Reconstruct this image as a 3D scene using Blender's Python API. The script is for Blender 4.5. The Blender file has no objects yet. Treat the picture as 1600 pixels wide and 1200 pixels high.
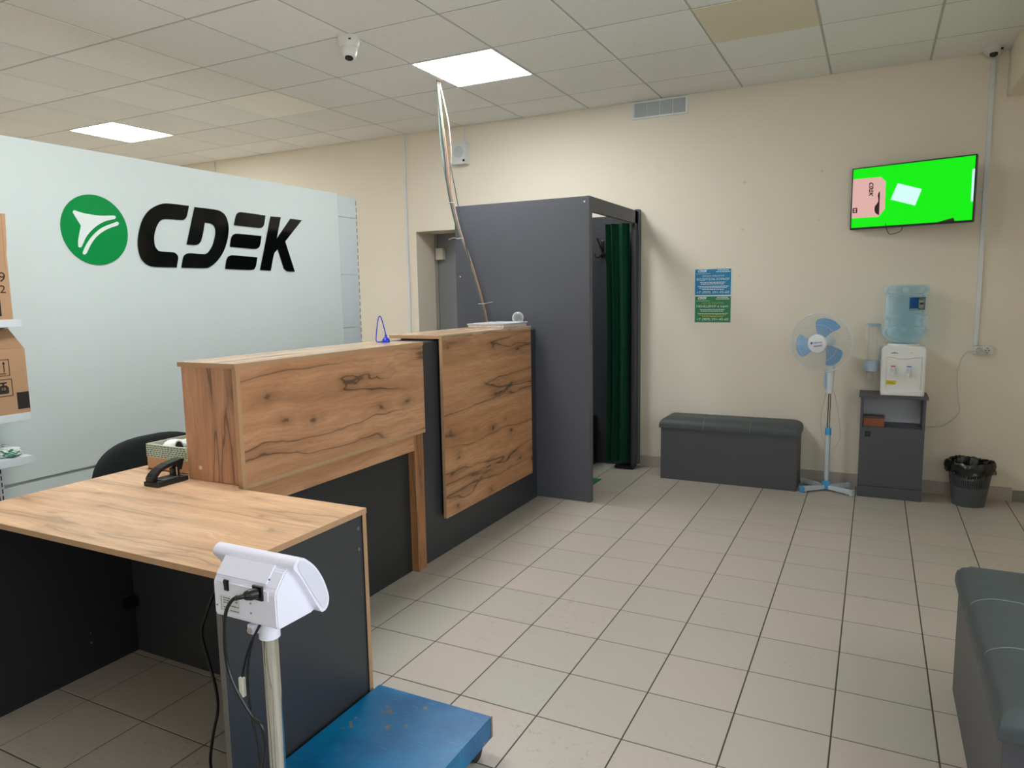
import bpy, bmesh, math, random
from mathutils import Vector, Matrix

# ------------------------------------------------------------------ camera, world, exposure
SC = bpy.context.scene
COL = SC.collection
CAM_H = 1.4395
cam_d = bpy.data.cameras.new('camera')
cam_d.sensor_fit = 'HORIZONTAL'; cam_d.sensor_width = 36.0; cam_d.lens = 25.094
cam_d.clip_start = 0.05; cam_d.clip_end = 100
cam = bpy.data.objects.new('camera', cam_d); COL.objects.link(cam)
YAW, PITCH, ROLL = -0.470118, -0.125474, -0.017338
fw = Vector((math.sin(YAW)*math.cos(PITCH), math.cos(YAW)*math.cos(PITCH), math.sin(PITCH)))
rt = fw.cross(Vector((0, 0, 1))).normalized(); up = rt.cross(fw)
r2 = math.cos(ROLL)*rt + math.sin(ROLL)*up; u2 = -math.sin(ROLL)*rt + math.cos(ROLL)*up
M = Matrix((r2, u2, -fw)).transposed().to_4x4(); M.translation = Vector((0, 0, CAM_H))
cam.matrix_world = M
SC.camera = cam

SC.view_settings.view_transform = 'Standard'
SC.view_settings.look = 'None'
SC.view_settings.gamma = 1.0
SC.view_settings.use_curve_mapping = False
SC.view_settings.exposure = 0.84
SC.cycles.diffuse_bounces = 6
SC.cycles.max_bounces = 12
SC.cycles.transparent_max_bounces = 16
SC.cycles.caustics_reflective = False
SC.cycles.caustics_refractive = False

PANEL_EMIT = 20.0          # radiance of the LED ceiling panels
SKY_EMIT = 2.8            # daylight outside the shop windows
WR0, WR1 = -.4, 2.6       # window in the right wall (along y)
WF0, WF1 = -.2, 1.1        # window in the wall behind the camera (along x)
world = bpy.data.worlds.new('daylight'); SC.world = world
world.use_nodes = True
bgn = world.node_tree.nodes['Background']
bgn.inputs['Color'].default_value = (0.86, 0.93, 1.0, 1)
bgn.inputs['Strength'].default_value = SKY_EMIT

# ------------------------------------------------------------------ helpers
WY = 5.67       # back wall
CZ = 2.92       # ceiling height
random.seed(7)

def lin(h):
    h = h.lstrip('#')
    v = [int(h[i:i+2], 16)/255 for i in (0, 2, 4)]
    return tuple((c/12.92 if c <= .04045 else ((c+.055)/1.055)**2.4) for c in v)

def new_mat(name):
    m = bpy.data.materials.new(name); m.use_nodes = True
    nt = m.node_tree
    b = nt.nodes['Principled BSDF']
    return m, nt, b

def N(nt, typ, **kw):
    n = nt.nodes.new(typ)
    for k, v in kw.items():
        setattr(n, k, v)
    return n

def L(nt, a, b): nt.links.new(a, b)

def mth(nt, op, a, b=None, clamp=False):
    n = nt.nodes.new('ShaderNodeMath'); n.operation = op; n.use_clamp = clamp
    for i, v in enumerate((a, b)):
        if v is None: continue
        if isinstance(v, (int, float)): n.inputs[i].default_value = v
        else: nt.links.new(v, n.inputs[i])
    return n.outputs[0]

def mixc(nt, fac, a, b, blend='MIX'):
    n = nt.nodes.new('ShaderNodeMix'); n.data_type = 'RGBA'; n.blend_type = blend
    for s, v in ((n.inputs[0], fac), (n.inputs[6], a), (n.inputs[7], b)):
        if isinstance(v, (int, float)): s.default_value = v
        elif isinstance(v, tuple): s.default_value = (*v, 1) if len(v) == 3 else v
        else: nt.links.new(v, s)
    return n.outputs[2]

def ramp(nt, fac, stops):
    n = nt.nodes.new('ShaderNodeValToRGB')
    e = n.color_ramp.elements
    while len(e) > 1: e.remove(e[-1])
    for i, (p, c) in enumerate(stops):
        s = e[0] if i == 0 else e.new(p)
        s.position = p
        s.color = (*c, 1) if isinstance(c, tuple) else (c, c, c, 1)
    nt.links.new(fac, n.inputs[0])
    return n.outputs[0]

MATS = {}
def plain(name, color, rough=.5, metal=0., spec=.5, var=.04, scale=6., bump=0., bscale=200., coat=0., transmission=0., alpha=1.):
    """a plain coloured material with faint procedural tone variation and fine relief"""
    if name in MATS: return MATS[name]
    m, nt, b = new_mat(name)
    c = lin(color) if isinstance(color, str) else color
    tc = N(nt, 'ShaderNodeTexCoord')
    nz = N(nt, 'ShaderNodeTexNoise'); nz.inputs['Scale'].default_value = scale; nz.inputs['Detail'].default_value = 4
    L(nt, tc.outputs['Object'], nz.inputs['Vector'])
    lo = tuple(max(0, x*(1-var)) for x in c); hi = tuple(min(1, x*(1+var)) for x in c)
    L(nt, mixc(nt, nz.outputs['Fac'], lo, hi), b.inputs['Base Color'])
    b.inputs['Roughness'].default_value = rough; b.inputs['Metallic'].default_value = metal
    b.inputs['Specular IOR Level'].default_value = spec
    b.inputs['Coat Weight'].default_value = coat
    b.inputs['Transmission Weight'].default_value = transmission
    b.inputs['Alpha'].default_value = alpha
    if bump:
        n2 = N(nt, 'ShaderNodeTexNoise'); n2.inputs['Scale'].default_value = bscale; n2.inputs['Detail'].default_value = 3
        L(nt, tc.outputs['Object'], n2.inputs['Vector'])
        bp = N(nt, 'ShaderNodeBump'); bp.inputs['Strength'].default_value = bump; bp.inputs['Distance'].default_value = .002
        L(nt, n2.outputs['Fac'], bp.inputs['Height']); L(nt, bp.outputs['Normal'], b.inputs['Normal'])
    MATS[name] = m
    return m

def emit(name, color, strength):
    if name in MATS: return MATS[name]
    m, nt, b = new_mat(name)
    c = lin(color) if isinstance(color, str) else color
    b.inputs['Base Color'].default_value = (.02, .02, .02, 1)
    b.inputs['Emission Color'].default_value = (*c, 1); b.inputs['Emission Strength'].default_value = strength
    b.inputs['Roughness'].default_value = .5; b.inputs['Specular IOR Level'].default_value = .08
    MATS[name] = m
    return m

def clear_mat(name, tint, density=.12, rough=.05):
    """thin clear plastic: tinted transparency with a gloss"""
    if name in MATS: return MATS[name]
    m, nt, b = new_mat(name)
    tr = N(nt, 'ShaderNodeBsdfTransparent'); tr.inputs['Color'].default_value = (*tint, 1)
    b.inputs['Base Color'].default_value = (*tint, 1); b.inputs['Roughness'].default_value = rough
    lw = N(nt, 'ShaderNodeLayerWeight'); lw.inputs['Blend'].default_value = .35
    f = mth(nt, 'ADD', mth(nt, 'MULTIPLY', mth(nt, 'POWER', lw.outputs['Facing'], 1.4), .85), density, clamp=True)
    mx = N(nt, 'ShaderNodeMixShader')
    L(nt, f, mx.inputs[0]); L(nt, tr.outputs[0], mx.inputs[1]); L(nt, b.outputs[0], mx.inputs[2])
    L(nt, mx.outputs[0], nt.nodes['Material Output'].inputs['Surface'])
    MATS[name] = m
    return m

def wood(name, axis, seed=0., light='#c79a70', mid='#b3835b', dark='#5d4230', knots=1., tilt=0., rough=.38, cr=.85):
    """rustic oak decor: streaked grain along axis with dark cracks and knots"""
    if name in MATS: return MATS[name]
    m, nt, b = new_mat(name)
    tc = N(nt, 'ShaderNodeTexCoord')
    sep = N(nt, 'ShaderNodeSeparateXYZ'); L(nt, tc.outputs['Object'], sep.inputs[0])
    o = {'X': sep.outputs[0], 'Y': sep.outputs[1], 'Z': sep.outputs[2]}
    g = o[axis]
    a, c = [o[k] for k in 'XYZ' if k != axis]
    if tilt:                                    # grain runs a little askew
        c = mth(nt, 'SUBTRACT', c, mth(nt, 'MULTIPLY', g, tilt))
    cmb = N(nt, 'ShaderNodeCombineXYZ')
    L(nt, mth(nt, 'ADD', g, seed), cmb.inputs[0]); L(nt, a, cmb.inputs[1]); L(nt, c, cmb.inputs[2])
    base = cmb.outputs[0]
    def noise(sx, sy, detail=4, rough=.55, off=0.):
        mp = N(nt, 'ShaderNodeMapping'); mp.inputs['Scale'].default_value = (sx, sy, sy); mp.inputs['Location'].default_value = (off, off*.7, off*.3)
        L(nt, vec, mp.inputs['Vector'])
        nz = N(nt, 'ShaderNodeTexNoise'); nz.inputs['Scale'].default_value = 1.; nz.inputs['Detail'].default_value = detail; nz.inputs['Roughness'].default_value = rough
        L(nt, mp.outputs[0], nz.inputs['Vector'])
        return nz.outputs['Fac']
    vec = base
    w1 = noise(2.2, 5., 2)                      # slow waviness of the grain
    w2 = noise(7., 14., 2, off=3.)
    sh = mth(nt, 'ADD', mth(nt, 'MULTIPLY', mth(nt, 'SUBTRACT', w1, .5), .07), mth(nt, 'MULTIPLY', mth(nt, 'SUBTRACT', w2, .5), .018))
    cmb2 = N(nt, 'ShaderNodeCombineXYZ')
    s2 = N(nt, 'ShaderNodeSeparateXYZ'); L(nt, base, s2.inputs[0])
    L(nt, s2.outputs[0], cmb2.inputs[0]); L(nt, mth(nt, 'ADD', s2.outputs[1], sh), cmb2.inputs[1]); L(nt, mth(nt, 'ADD', s2.outputs[2], sh), cmb2.inputs[2])
    vec = cmb2.outputs[0]
    bands = noise(.9, 14., 6, .65, 1.)
    fine = noise(5., 130., 4, .6, 2.)
    crack = noise(.36, 7., 2.5, .45, 5.)
    cmask = noise(1.6, 3.2, 2, .5, 9.)
    cl, cm, cd = lin(light), lin(mid), lin(dark)
    col = ramp(nt, bands, [(.28, tuple(x*.80 for x in cm)), (.45, cm), (.62, cl), (.8, tuple(min(1, x*1.06) for x in cl))])
    col = mixc(nt, mth(nt, 'MULTIPLY', mth(nt, 'SUBTRACT', fine, .42, True), 2.2, True), col, tuple(x*.70 for x in cm))
    ln = mth(nt, 'ABSOLUTE', mth(nt, 'SUBTRACT', crack, .5))
    line = ramp(nt, ln, [(0., 1.), (.003, .95), (.007, .45), (.035, .16), (.09, 0.)])
    mk = ramp(nt, cmask, [(.30, 0.), (.44, 1.)])
    col = mixc(nt, mth(nt, 'MULTIPLY', mth(nt, 'MULTIPLY', line, mk), cr), col, cd)
    # knots
    sv = N(nt, 'ShaderNodeSeparateXYZ'); L(nt, vec, sv.inputs[0])
    k2 = N(nt, 'ShaderNodeCombineXYZ')
    L(nt, mth(nt, 'MULTIPLY', sv.outputs[0], 3.0), k2.inputs[0]); L(nt, mth(nt, 'MULTIPLY', mth(nt, 'ADD', sv.outputs[1], sv.outputs[2]), 6.0), k2.inputs[1])
    vo = N(nt, 'ShaderNodeTexVoronoi'); vo.voronoi_dimensions = '2D'; vo.inputs['Scale'].default_value = 1.
    L(nt, k2.outputs[0], vo.inputs['Vector'])
    wob = noise(22., 34., 3, .6, 12.)
    kd = mth(nt, 'ADD', vo.outputs['Distance'], mth(nt, 'MULTIPLY', mth(nt, 'SUBTRACT', wob, .5), .26))
    kn = ramp(nt, kd, [(0., 1.), (.030, .9), (.065, .42), (.15, .20), (.30, 0.)])
    sc_ = N(nt, 'ShaderNodeSeparateColor'); L(nt, vo.outputs['Color'], sc_.inputs[0])
    kmask = ramp(nt, sc_.outputs[0], [(.30, 0.), (.42, 1.)])
    col = mixc(nt, mth(nt, 'MULTIPLY', mth(nt, 'MULTIPLY', kn, kmask), .8*knots), col, cd)
    L(nt, col, b.inputs['Base Color'])
    b.inputs['Roughness'].default_value = rough; b.inputs['Specular IOR Level'].default_value = .5
    bp = N(nt, 'ShaderNodeBump'); bp.inputs['Strength'].default_value = .12; bp.inputs['Distance'].default_value = .001
    L(nt, fine, bp.inputs['Height']); L(nt, bp.outputs['Normal'], b.inputs['Normal'])
    MATS[name] = m
    return m

# ---- mesh building
def box(bm, lo, hi, bev=0.):
    vs = [bm.verts.new((x, y, z)) for z in (lo[2], hi[2]) for y in (lo[1], hi[1]) for x in (lo[0], hi[0])]
    fs = [bm.faces.new([vs[i] for i in f]) for f in ((0, 2, 3, 1), (4, 5, 7, 6), (0, 1, 5, 4), (2, 6, 7, 3), (0, 4, 6, 2), (1, 3, 7, 5))]
    if bev > 0:
        es = list({e for f in fs for e in f.edges})
        bmesh.ops.bevel(bm, geom=es, offset=bev, segments=2, affect='EDGES', profile=.6)

def B(lo, hi, bev=0.):
    bm = bmesh.new(); box(bm, lo, hi, bev); return bm

def prism(bm, pts, axis, a0, a1):
    """polygon pts (2D) extruded along axis from a0 to a1; 2D axes are the other two in XYZ order"""
    def P(p, a):
        if axis == 'X': return (a, p[0], p[1])
        if axis == 'Y': return (p[0], a, p[1])
        return (p[0], p[1], a)
    v0 = [bm.verts.new(P(p, a0)) for p in pts]; v1 = [bm.verts.new(P(p, a1)) for p in pts]
    n = len(pts)
    fs = [bm.faces.new(v0), bm.faces.new(v1[::-1])]
    for i in range(n):
        fs.append(bm.faces.new((v0[i], v1[i], v1[(i+1) % n], v0[(i+1) % n])))
    bmesh.ops.recalc_face_normals(bm, faces=fs)

def PR(pts, axis, a0, a1):
    bm = bmesh.new(); prism(bm, pts, axis, a0, a1); return bm

def frame_of(d):
    d = d.normalized()
    a = Vector((0, 0, 1)) if abs(d.z) < .9 else Vector((1, 0, 0))
    x = d.cross(a).normalized(); return x, d.cross(x).normalized()

def cyl(bm, p0, p1, r0, r1=None, n=20):
    p0, p1 = Vector(p0), Vector(p1); r1 = r0 if r1 is None else r1
    x, y = frame_of(p1-p0)
    A = [bm.verts.new(p0+(x*math.cos(2*math.pi*i/n)+y*math.sin(2*math.pi*i/n))*r0) for i in range(n)]
    Bv = [bm.verts.new(p1+(x*math.cos(2*math.pi*i/n)+y*math.sin(2*math.pi*i/n))*r1) for i in range(n)]
    fs = [bm.faces.new(A[::-1]), bm.faces.new(Bv)]
    for i in range(n): fs.append(bm.faces.new((A[i], A[(i+1) % n], Bv[(i+1) % n], Bv[i])))
    bmesh.ops.recalc_face_normals(bm, faces=fs)

def CY(*a, **k):
    bm = bmesh.new(); cyl(bm, *a, **k); return bm

def lathe(bm, prof, c=(0, 0, 0), n=32, wob=None):
    """profile [(r, z)] spun about z through c"""
    rings = []
    for j, (r, z) in enumerate(prof):
        if r < 1e-5: rings.append([bm.verts.new((c[0], c[1], c[2]+z))])
        else:
            rings.append([bm.verts.new((c[0]+(r+(wob(i, j)[0] if wob else 0))*math.cos(2*math.pi*i/n), c[1]+(r+(wob(i, j)[0] if wob else 0))*math.sin(2*math.pi*i/n), c[2]+z+(wob(i, j)[1] if wob else 0))) for i in range(n)])
    fs = []
    for a, b_ in zip(rings, rings[1:]):
        for i in range(n):
            k = (i+1) % n
            if len(a) == 1 and len(b_) == 1: break
            if len(a) == 1: fs.append(bm.faces.new((a[0], b_[k], b_[i])))
            elif len(b_) == 1: fs.append(bm.faces.new((a[i], a[k], b_[0])))
            else: fs.append(bm.faces.new((a[i], a[k], b_[k], b_[i])))
    bmesh.ops.recalc_face_normals(bm, faces=fs)

def LA(prof, c=(0, 0, 0), n=32, wob=None):
    bm = bmesh.new(); lathe(bm, prof, c, n, wob); return bm

def smooth_path(pts, k=8):
    pts = [Vector(p) for p in pts]
    if len(pts) < 3: return pts
    out = []
    for i in range(len(pts)-1):
        p0 = pts[max(i-1, 0)]; p1 = pts[i]; p2 = pts[i+1]; p3 = pts[min(i+2, len(pts)-1)]
        for s in range(k):
            t = s/k
            out.append(.5*((2*p1)+(-p0+p2)*t+(2*p0-5*p1+4*p2-p3)*t*t+(-p0+3*p1-3*p2+p3)*t**3))
    out.append(pts[-1]); return out

def tube(bm, pts, r, n=8, k=8, closed=False):
    P = smooth_path(pts, k) if k > 1 else [Vector(p) for p in pts]
    rings = []; x = None
    for i, p in enumerate(P):
        if closed: d = P[(i+1) % len(P)]-P[i-1]
        else: d = P[min(i+1, len(P)-1)]-P[max(i-1, 0)]
        d.normalize()
        if x is None: x, y = frame_of(d)
        else:
            x = (x-d*x.dot(d)).normalized(); y = d.cross(x)
        rings.append([bm.verts.new(p+(x*math.cos(2*math.pi*j/n)+y*math.sin(2*math.pi*j/n))*r) for j in range(n)])
    fs = []
    m = len(rings)
    for i in range(m if closed else m-1):
        a, b_ = rings[i], rings[(i+1) % m]
        for j in range(n): fs.append(bm.faces.new((a[j], a[(j+1) % n], b_[(j+1) % n], b_[j])))
    if not closed:
        fs.append(bm.faces.new(rings[0][::-1])); fs.append(bm.faces.new(rings[-1]))
    bmesh.ops.recalc_face_normals(bm, faces=fs)

def TU(*a, **k):
    bm = bmesh.new(); tube(bm, *a, **k); return bm

WORLD = {}
def obj(name, bm, mat, parent=None, smooth=False, label=None, xf=None):
    """link a bmesh built in world coordinates as one mesh object"""
    if xf is not None: bmesh.ops.transform(bm, matrix=xf, verts=bm.verts)
    if parent is not None: org = WORLD[parent]
    else:
        xs = [v.co for v in bm.verts]
        lo = Vector([min(c[i] for c in xs) for i in range(3)]); hi = Vector([max(c[i] for c in xs) for i in range(3)])
        org = Vector(((lo.x+hi.x)/2, (lo.y+hi.y)/2, lo.z))
    bmesh.ops.translate(bm, vec=-org, verts=bm.verts)
    me = bpy.data.meshes.new(name); bm.to_mesh(me); bm.free()
    if mat is not None: me.materials.append(mat)
    if smooth:
        me.polygons.foreach_set('use_smooth', [True]*len(me.polygons))
        try: me.set_sharp_from_angle(angle=math.radians(40))
        except Exception: pass
    o = bpy.data.objects.new(name, me); COL.objects.link(o)
    if parent is not None:
        o.parent = parent
    else: o.location = org
    WORLD[o] = Vector(org)
    if label: o['label'] = label
    return o

def thing(name, label, cat, loc=(0, 0, 0), group=None):
    o = bpy.data.objects.new(name, None); COL.objects.link(o); o.location = loc; o.empty_display_size = .05
    o['label'] = label; o['category'] = cat
    if group: o['group'] = group
    WORLD[o] = Vector(loc)
    return o

def tag(o, label, cat, group=None):
    o['label'] = label; o['category'] = cat
    if group: o['group'] = group
    return o

def struct(name, bm, mat, label=None):
    o = obj(name, bm, mat); o['kind'] = 'structure'
    if label: o['label'] = label
    return o

def sroot(name, loc=(0, 0, 0), label=None):
    o = bpy.data.objects.new(name, None); COL.objects.link(o); o.location = loc; o['kind'] = 'structure'
    if label: o['label'] = label
    WORLD[o] = Vector(loc); return o

def linked(name, src_me, loc, parent, rot=None):
    """another object that shares a mesh; loc in world coordinates"""
    o = bpy.data.objects.new(name, src_me); COL.objects.link(o)
    if parent is not None:
        o.parent = parent; o.location = Vector(loc)-WORLD[parent]
    else: o.location = loc
    if rot: o.rotation_euler = rot
    WORLD[o] = Vector(loc)
    return o

def text(name, s, mat, parent, origin, ux, uy, width, height=None, extrude=.0004, align='CENTER'):
    """flat lettering: origin is the baseline start or centre, ux and uy the reading and up directions"""
    cu = bpy.data.curves.new(name, 'FONT'); cu.body = s; cu.size = 1; cu.extrude = 0; cu.resolution_u = 2
    t = bpy.data.objects.new(name, cu); COL.objects.link(t)
    dg = bpy.context.evaluated_depsgraph_get(); dg.update()
    me = bpy.data.meshes.new_from_object(t.evaluated_get(dg))
    COL.objects.unlink(t); bpy.data.objects.remove(t); bpy.data.curves.remove(cu)
    xs = [v.co.x for v in me.vertices]; ys = [v.co.y for v in me.vertices]
    if not xs: return None
    w = max(xs)-min(xs); hh = max(ys)-min(ys)
    sx = width/w; sy = sx if height is None else height/hh
    x0 = min(xs)+(w/2 if align == 'CENTER' else 0); y0 = min(ys)
    ux, uy = Vector(ux).normalized(), Vector(uy).normalized(); nn = ux.cross(uy)
    org = WORLD[parent]
    bm = bmesh.new(); bm.from_mesh(me); bpy.data.meshes.remove(me)
    for v in bm.verts:
        v.co = Vector(origin)-org+ux*((v.co.x-x0)*sx)+uy*((v.co.y-y0)*sy)+nn*extrude
    m2 = bpy.data.meshes.new(name); bm.to_mesh(m2); bm.free(); m2.materials.append(mat)
    o = bpy.data.objects.new(name, m2); COL.objects.link(o); o.parent = parent
    WORLD[o] = org
    return o

# ------------------------------------------------------------------ shared materials
def tile_mat(name, islands):
    m, nt, b = new_mat(name)
    tc = N(nt, 'ShaderNodeTexCoord'); ge = N(nt, 'ShaderNodeNewGeometry'); oi = N(nt, 'ShaderNodeObjectInfo')
    rnd = ge.outputs['Random Per Island'] if islands else oi.outputs['Random']
    base = ramp(nt, rnd, [(0., lin('#b7b0a4')), (.3, lin('#bbb1a5')), (.55, lin('#bdb2a7')), (.75, lin('#b8b1a5')), (1., lin('#b4b0a4'))])
    pos = ge.outputs['Position']
    sp = N(nt, 'ShaderNodeTexNoise'); sp.inputs['Scale'].default_value = 260; sp.inputs['Detail'].default_value = 2
    L(nt, pos, sp.inputs['Vector'])
    col = mixc(nt, mth(nt, 'MULTIPLY', mth(nt, 'SUBTRACT', sp.outputs['Fac'], .42, True), .55), base, lin('#857b70'))
    d1 = N(nt, 'ShaderNodeTexNoise'); d1.inputs['Scale'].default_value = 1.3; d1.inputs['Detail'].default_value = 3
    L(nt, pos, d1.inputs['Vector'])
    d2 = N(nt, 'ShaderNodeTexNoise'); d2.inputs['Scale'].default_value = 34; d2.inputs['Detail'].default_value = 5; d2.inputs['Roughness'].default_value = .7
    L(nt, pos, d2.inputs['Vector'])
    dirt = mth(nt, 'MULTIPLY', ramp(nt, d1.outputs['Fac'], [(.52, 0.), (.66, 1.)]), ramp(nt, d2.outputs['Fac'], [(.57, 0.), (.70, 1.)]))
    col = mixc(nt, mth(nt, 'MULTIPLY', dirt, .55), col, lin('#6d5f52'))
    L(nt, col, b.inputs['Base Color'])
    b.inputs['Roughness'].default_value = .42; b.inputs['Specular IOR Level'].default_value = .4
    rr = mth(nt, 'ADD', mth(nt, 'MULTIPLY', d1.outputs['Fac'], .12), .32); L(nt, rr, b.inputs['Roughness'])
    bp = N(nt, 'ShaderNodeBump'); bp.inputs['Strength'].default_value = .06; bp.inputs['Distance'].default_value = .001
    L(nt, sp.outputs['Fac'], bp.inputs['Height']); L(nt, bp.outputs['Normal'], b.inputs['Normal'])
    return m
M_TILE = tile_mat('floor_tile', False); M_TILE_S = tile_mat('floor_tile_field', True)
M_GROUT = plain('grout', '#4d463d', .9)
def ceil_mat():
    m, nt, b = new_mat('mineral_tile')
    ge = N(nt, 'ShaderNodeNewGeometry'); oi = N(nt, 'ShaderNodeObjectInfo')
    v = N(nt, 'ShaderNodeTexVoronoi'); v.inputs['Scale'].default_value = 85
    L(nt, ge.outputs['Position'], v.inputs['Vector'])
    n1 = N(nt, 'ShaderNodeTexNoise'); n1.inputs['Scale'].default_value = 30; n1.inputs['Detail'].default_value = 4
    L(nt, ge.outputs['Position'], n1.inputs['Vector'])
    pit = mth(nt, 'MULTIPLY', ramp(nt, v.outputs['Distance'], [(.16, 1.), (.27, 0.)]), ramp(nt, n1.outputs['Fac'], [(.5, 0.), (.56, 1.)]))
    base = ramp(nt, oi.outputs['Random'], [(0., lin('#e8e8e5')), (1., lin('#eeeeeb'))])
    L(nt, mixc(nt, mth(nt, 'MULTIPLY', pit, .35), base, lin('#8f8b82')), b.inputs['Base Color'])
    b.inputs['Roughness'].default_value = .95; b.inputs['Specular IOR Level'].default_value = .15
    bp = N(nt, 'ShaderNodeBump'); bp.inputs['Strength'].default_value = .4; bp.inputs['Distance'].default_value = .002; bp.invert = True
    L(nt, pit, bp.inputs['Height']); L(nt, bp.outputs['Normal'], b.inputs['Normal'])
    return m
M_CTILE = ceil_mat()
M_RAIL = plain('rail_shaded', '#b4b4b0', .6)  # white rails greyed: shade of the grid gaps put into the colour
M_WALL = plain('cream_paint', '#e8decc', .75, spec=.3, var=.02, scale=1.5, bump=.05, bscale=90)
M_PART = plain('partition_board', '#ced7d5', .42, spec=.35, var=.012, scale=1.2)
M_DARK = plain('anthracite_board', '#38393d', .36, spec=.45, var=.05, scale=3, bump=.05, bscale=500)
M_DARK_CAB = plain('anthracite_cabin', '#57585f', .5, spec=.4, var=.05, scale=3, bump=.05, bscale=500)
M_DARK_BASE = plain('anthracite_base', '#2a2b2d', .4, spec=.4, var=.05, scale=3)
M_EDGE = plain('oak_edge_band', '#b9926e', .45, var=.1, scale=40)
M_WHITE = plain('white_plastic', '#e6e6e6', .35, var=.01)
M_WHITE_L = plain('scale_plastic', '#efecfb', .38, var=.01)
M_BLACK = plain('black_plastic', '#0d0d0f', .35, var=.05)
M_CHROME = plain('chrome', '#d8d8d4', .12, metal=1., var=.02)
M_GREY = plain('grey_plastic', '#8f9498', .5)
M_CABLEW = plain('white_cable', '#c9cac6', .5)
M_TRUNK = plain('trunking_plastic', '#dadddf', .45, var=.02)

# ------------------------------------------------------------------ room shell
X0, X1, Y0, Y1 = -7.6, 1.35, -2.0, WY
FT = .3035; FX, FY = -.981, 2.982          # floor joint lines
def project(P):
    d = Vector(P)-Vector((0, 0, CAM_H))
    z = d.dot(fw)
    if z < .05: return None
    return 800+1115.2754*d.dot(r2)/z, 600-1115.2754*d.dot(u2)/z

floor = struct('floor', B((X0-.3, Y0-.3, -.12), (X1+.3, Y1+.75, -.0018)), M_GROUT, 'beige ceramic tiled floor')
def tile_bm(lx, ly):
    g = .0026
    bm = bmesh.new()
    box(bm, (-lx/2+g, -ly/2+g, -.010), (lx/2-g, ly/2-g, 0.))
    top = [e for e in bm.edges if all(v.co.z > -1e-6 for v in e.verts)]
    bmesh.ops.bevel(bm, geom=top, offset=.0008, segments=1, affect='EDGES')
    return bm
tm = bpy.data.meshes.new('tile'); t_ = tile_bm(FT, FT); t_.to_mesh(tm); t_.free(); tm.materials.append(M_TILE)
rest = bmesh.new()
vis = []
for i in range(-22, 8):
    for j in range(-17, 9):
        x, y = FX+(i+.5)*FT, FY+(j+.5)*FT
        lo = (max(x-FT/2, X0), max(y-FT/2, Y0)); hi = (min(x+FT/2, X1), min(y+FT/2, Y1))
        if hi[0]-lo[0] < .02 or hi[1]-lo[1] < .02: continue
        pr = [project((a, b_, 0)) for a in (lo[0], hi[0]) for b_ in (lo[1], hi[1])]
        inside = any(q and -5 < q[0] < 1605 and 560 < q[1] < 1205 for q in pr)
        hidden = (x < -2.25 and y > 1.95) or (x < -2.75) or (x < -1.95 and y > 4.7) or (x < -2.2 and y > 4.5)
        full = abs(hi[0]-lo[0]-FT) < 1e-4 and abs(hi[1]-lo[1]-FT) < 1e-4
        if inside and not hidden: vis.append((x, y, lo, hi, full))
        else:
            g = .0022; box(rest, (lo[0]+g, lo[1]+g, -.01), (hi[0]-g, hi[1]-g, 0))
for x, y, lo, hi, full in vis:
    if full: linked('floor_tile', tm, (x, y, 0), floor)
    else:
        bm = tile_bm(hi[0]-lo[0], hi[1]-lo[1]); bmesh.ops.translate(bm, vec=((lo[0]+hi[0])/2, (lo[1]+hi[1])/2, 0), verts=bm.verts)
        obj('floor_tile', bm, M_TILE, floor)
ro = obj('floor_tile_field', rest, M_TILE_S, floor); ro['kind'] = 'stuff'

# ceiling grid
CT = .5989; CX, CY_ = -6.328, 5.809
LIGHT_CELLS = {(0, 2), (6, 2), (0, 6), (6, 6)}     # (column, row): cell from column line c to c+1, row line r to r+1
DEAD_CELLS = {(9, 2): 'yellowed', (3, 2): 'plain'}
ceiling = struct('ceiling', B((X0-.3, Y0-.3, CZ+.012), (X1+.3, Y1+.1, CZ+.12)), M_RAIL, 'suspended ceiling of mineral tiles')
def crail(lo, hi): return B(lo, hi)
cols = [CX+CT*k for k in range(-2, 14)]
rows = [CY_-CT*r for r in range(1, 14)]
for c in cols:
    if X0 < c < X1: obj('grid_rail', B((c-.012, Y0, CZ+.003), (c+.012, Y1, CZ+.012)), M_RAIL, ceiling)
for r in rows:
    if Y0 < r < Y1: obj('grid_rail', B((X0, r-.012, CZ+.002), (X1, r+.012, CZ+.012)), M_RAIL, ceiling)
cm = {}
def ctile(lx, ly):
    key = (round(lx, 3), round(ly, 3))
    if key not in cm:
        bm = bmesh.new(); g = .0065
        box(bm, (-lx/2+g, -ly/2+g, 0), (lx/2-g, ly/2-g, .013))
        low = [e for e in bm.edges if all(v.co.z < 1e-6 for v in e.verts)]
        bmesh.ops.bevel(bm, geom=low, offset=.003, segments=1, affect='EDGES')
        me = bpy.data.meshes.new('ceiling_tile'); bm.to_mesh(me); bm.free(); me.materials.append(M_CTILE); cm[key] = me
    return cm[key]
for ci in range(-3, 14):
    for rj in range(0, 14):
        xa, xb = max(CX+CT*ci, X0), min(CX+CT*(ci+1), X1)
        yb, ya = min(CY_-CT*rj, Y1), max(CY_-CT*(rj+1), Y0)
        if xb-xa < .03 or yb-ya < .03 or (ci, rj) in LIGHT_CELLS or (ci, rj) in DEAD_CELLS: continue
        linked('ceiling_tile', ctile(xb-xa, yb-ya), ((xa+xb)/2, (ya+yb)/2, CZ), ceiling)

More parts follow.
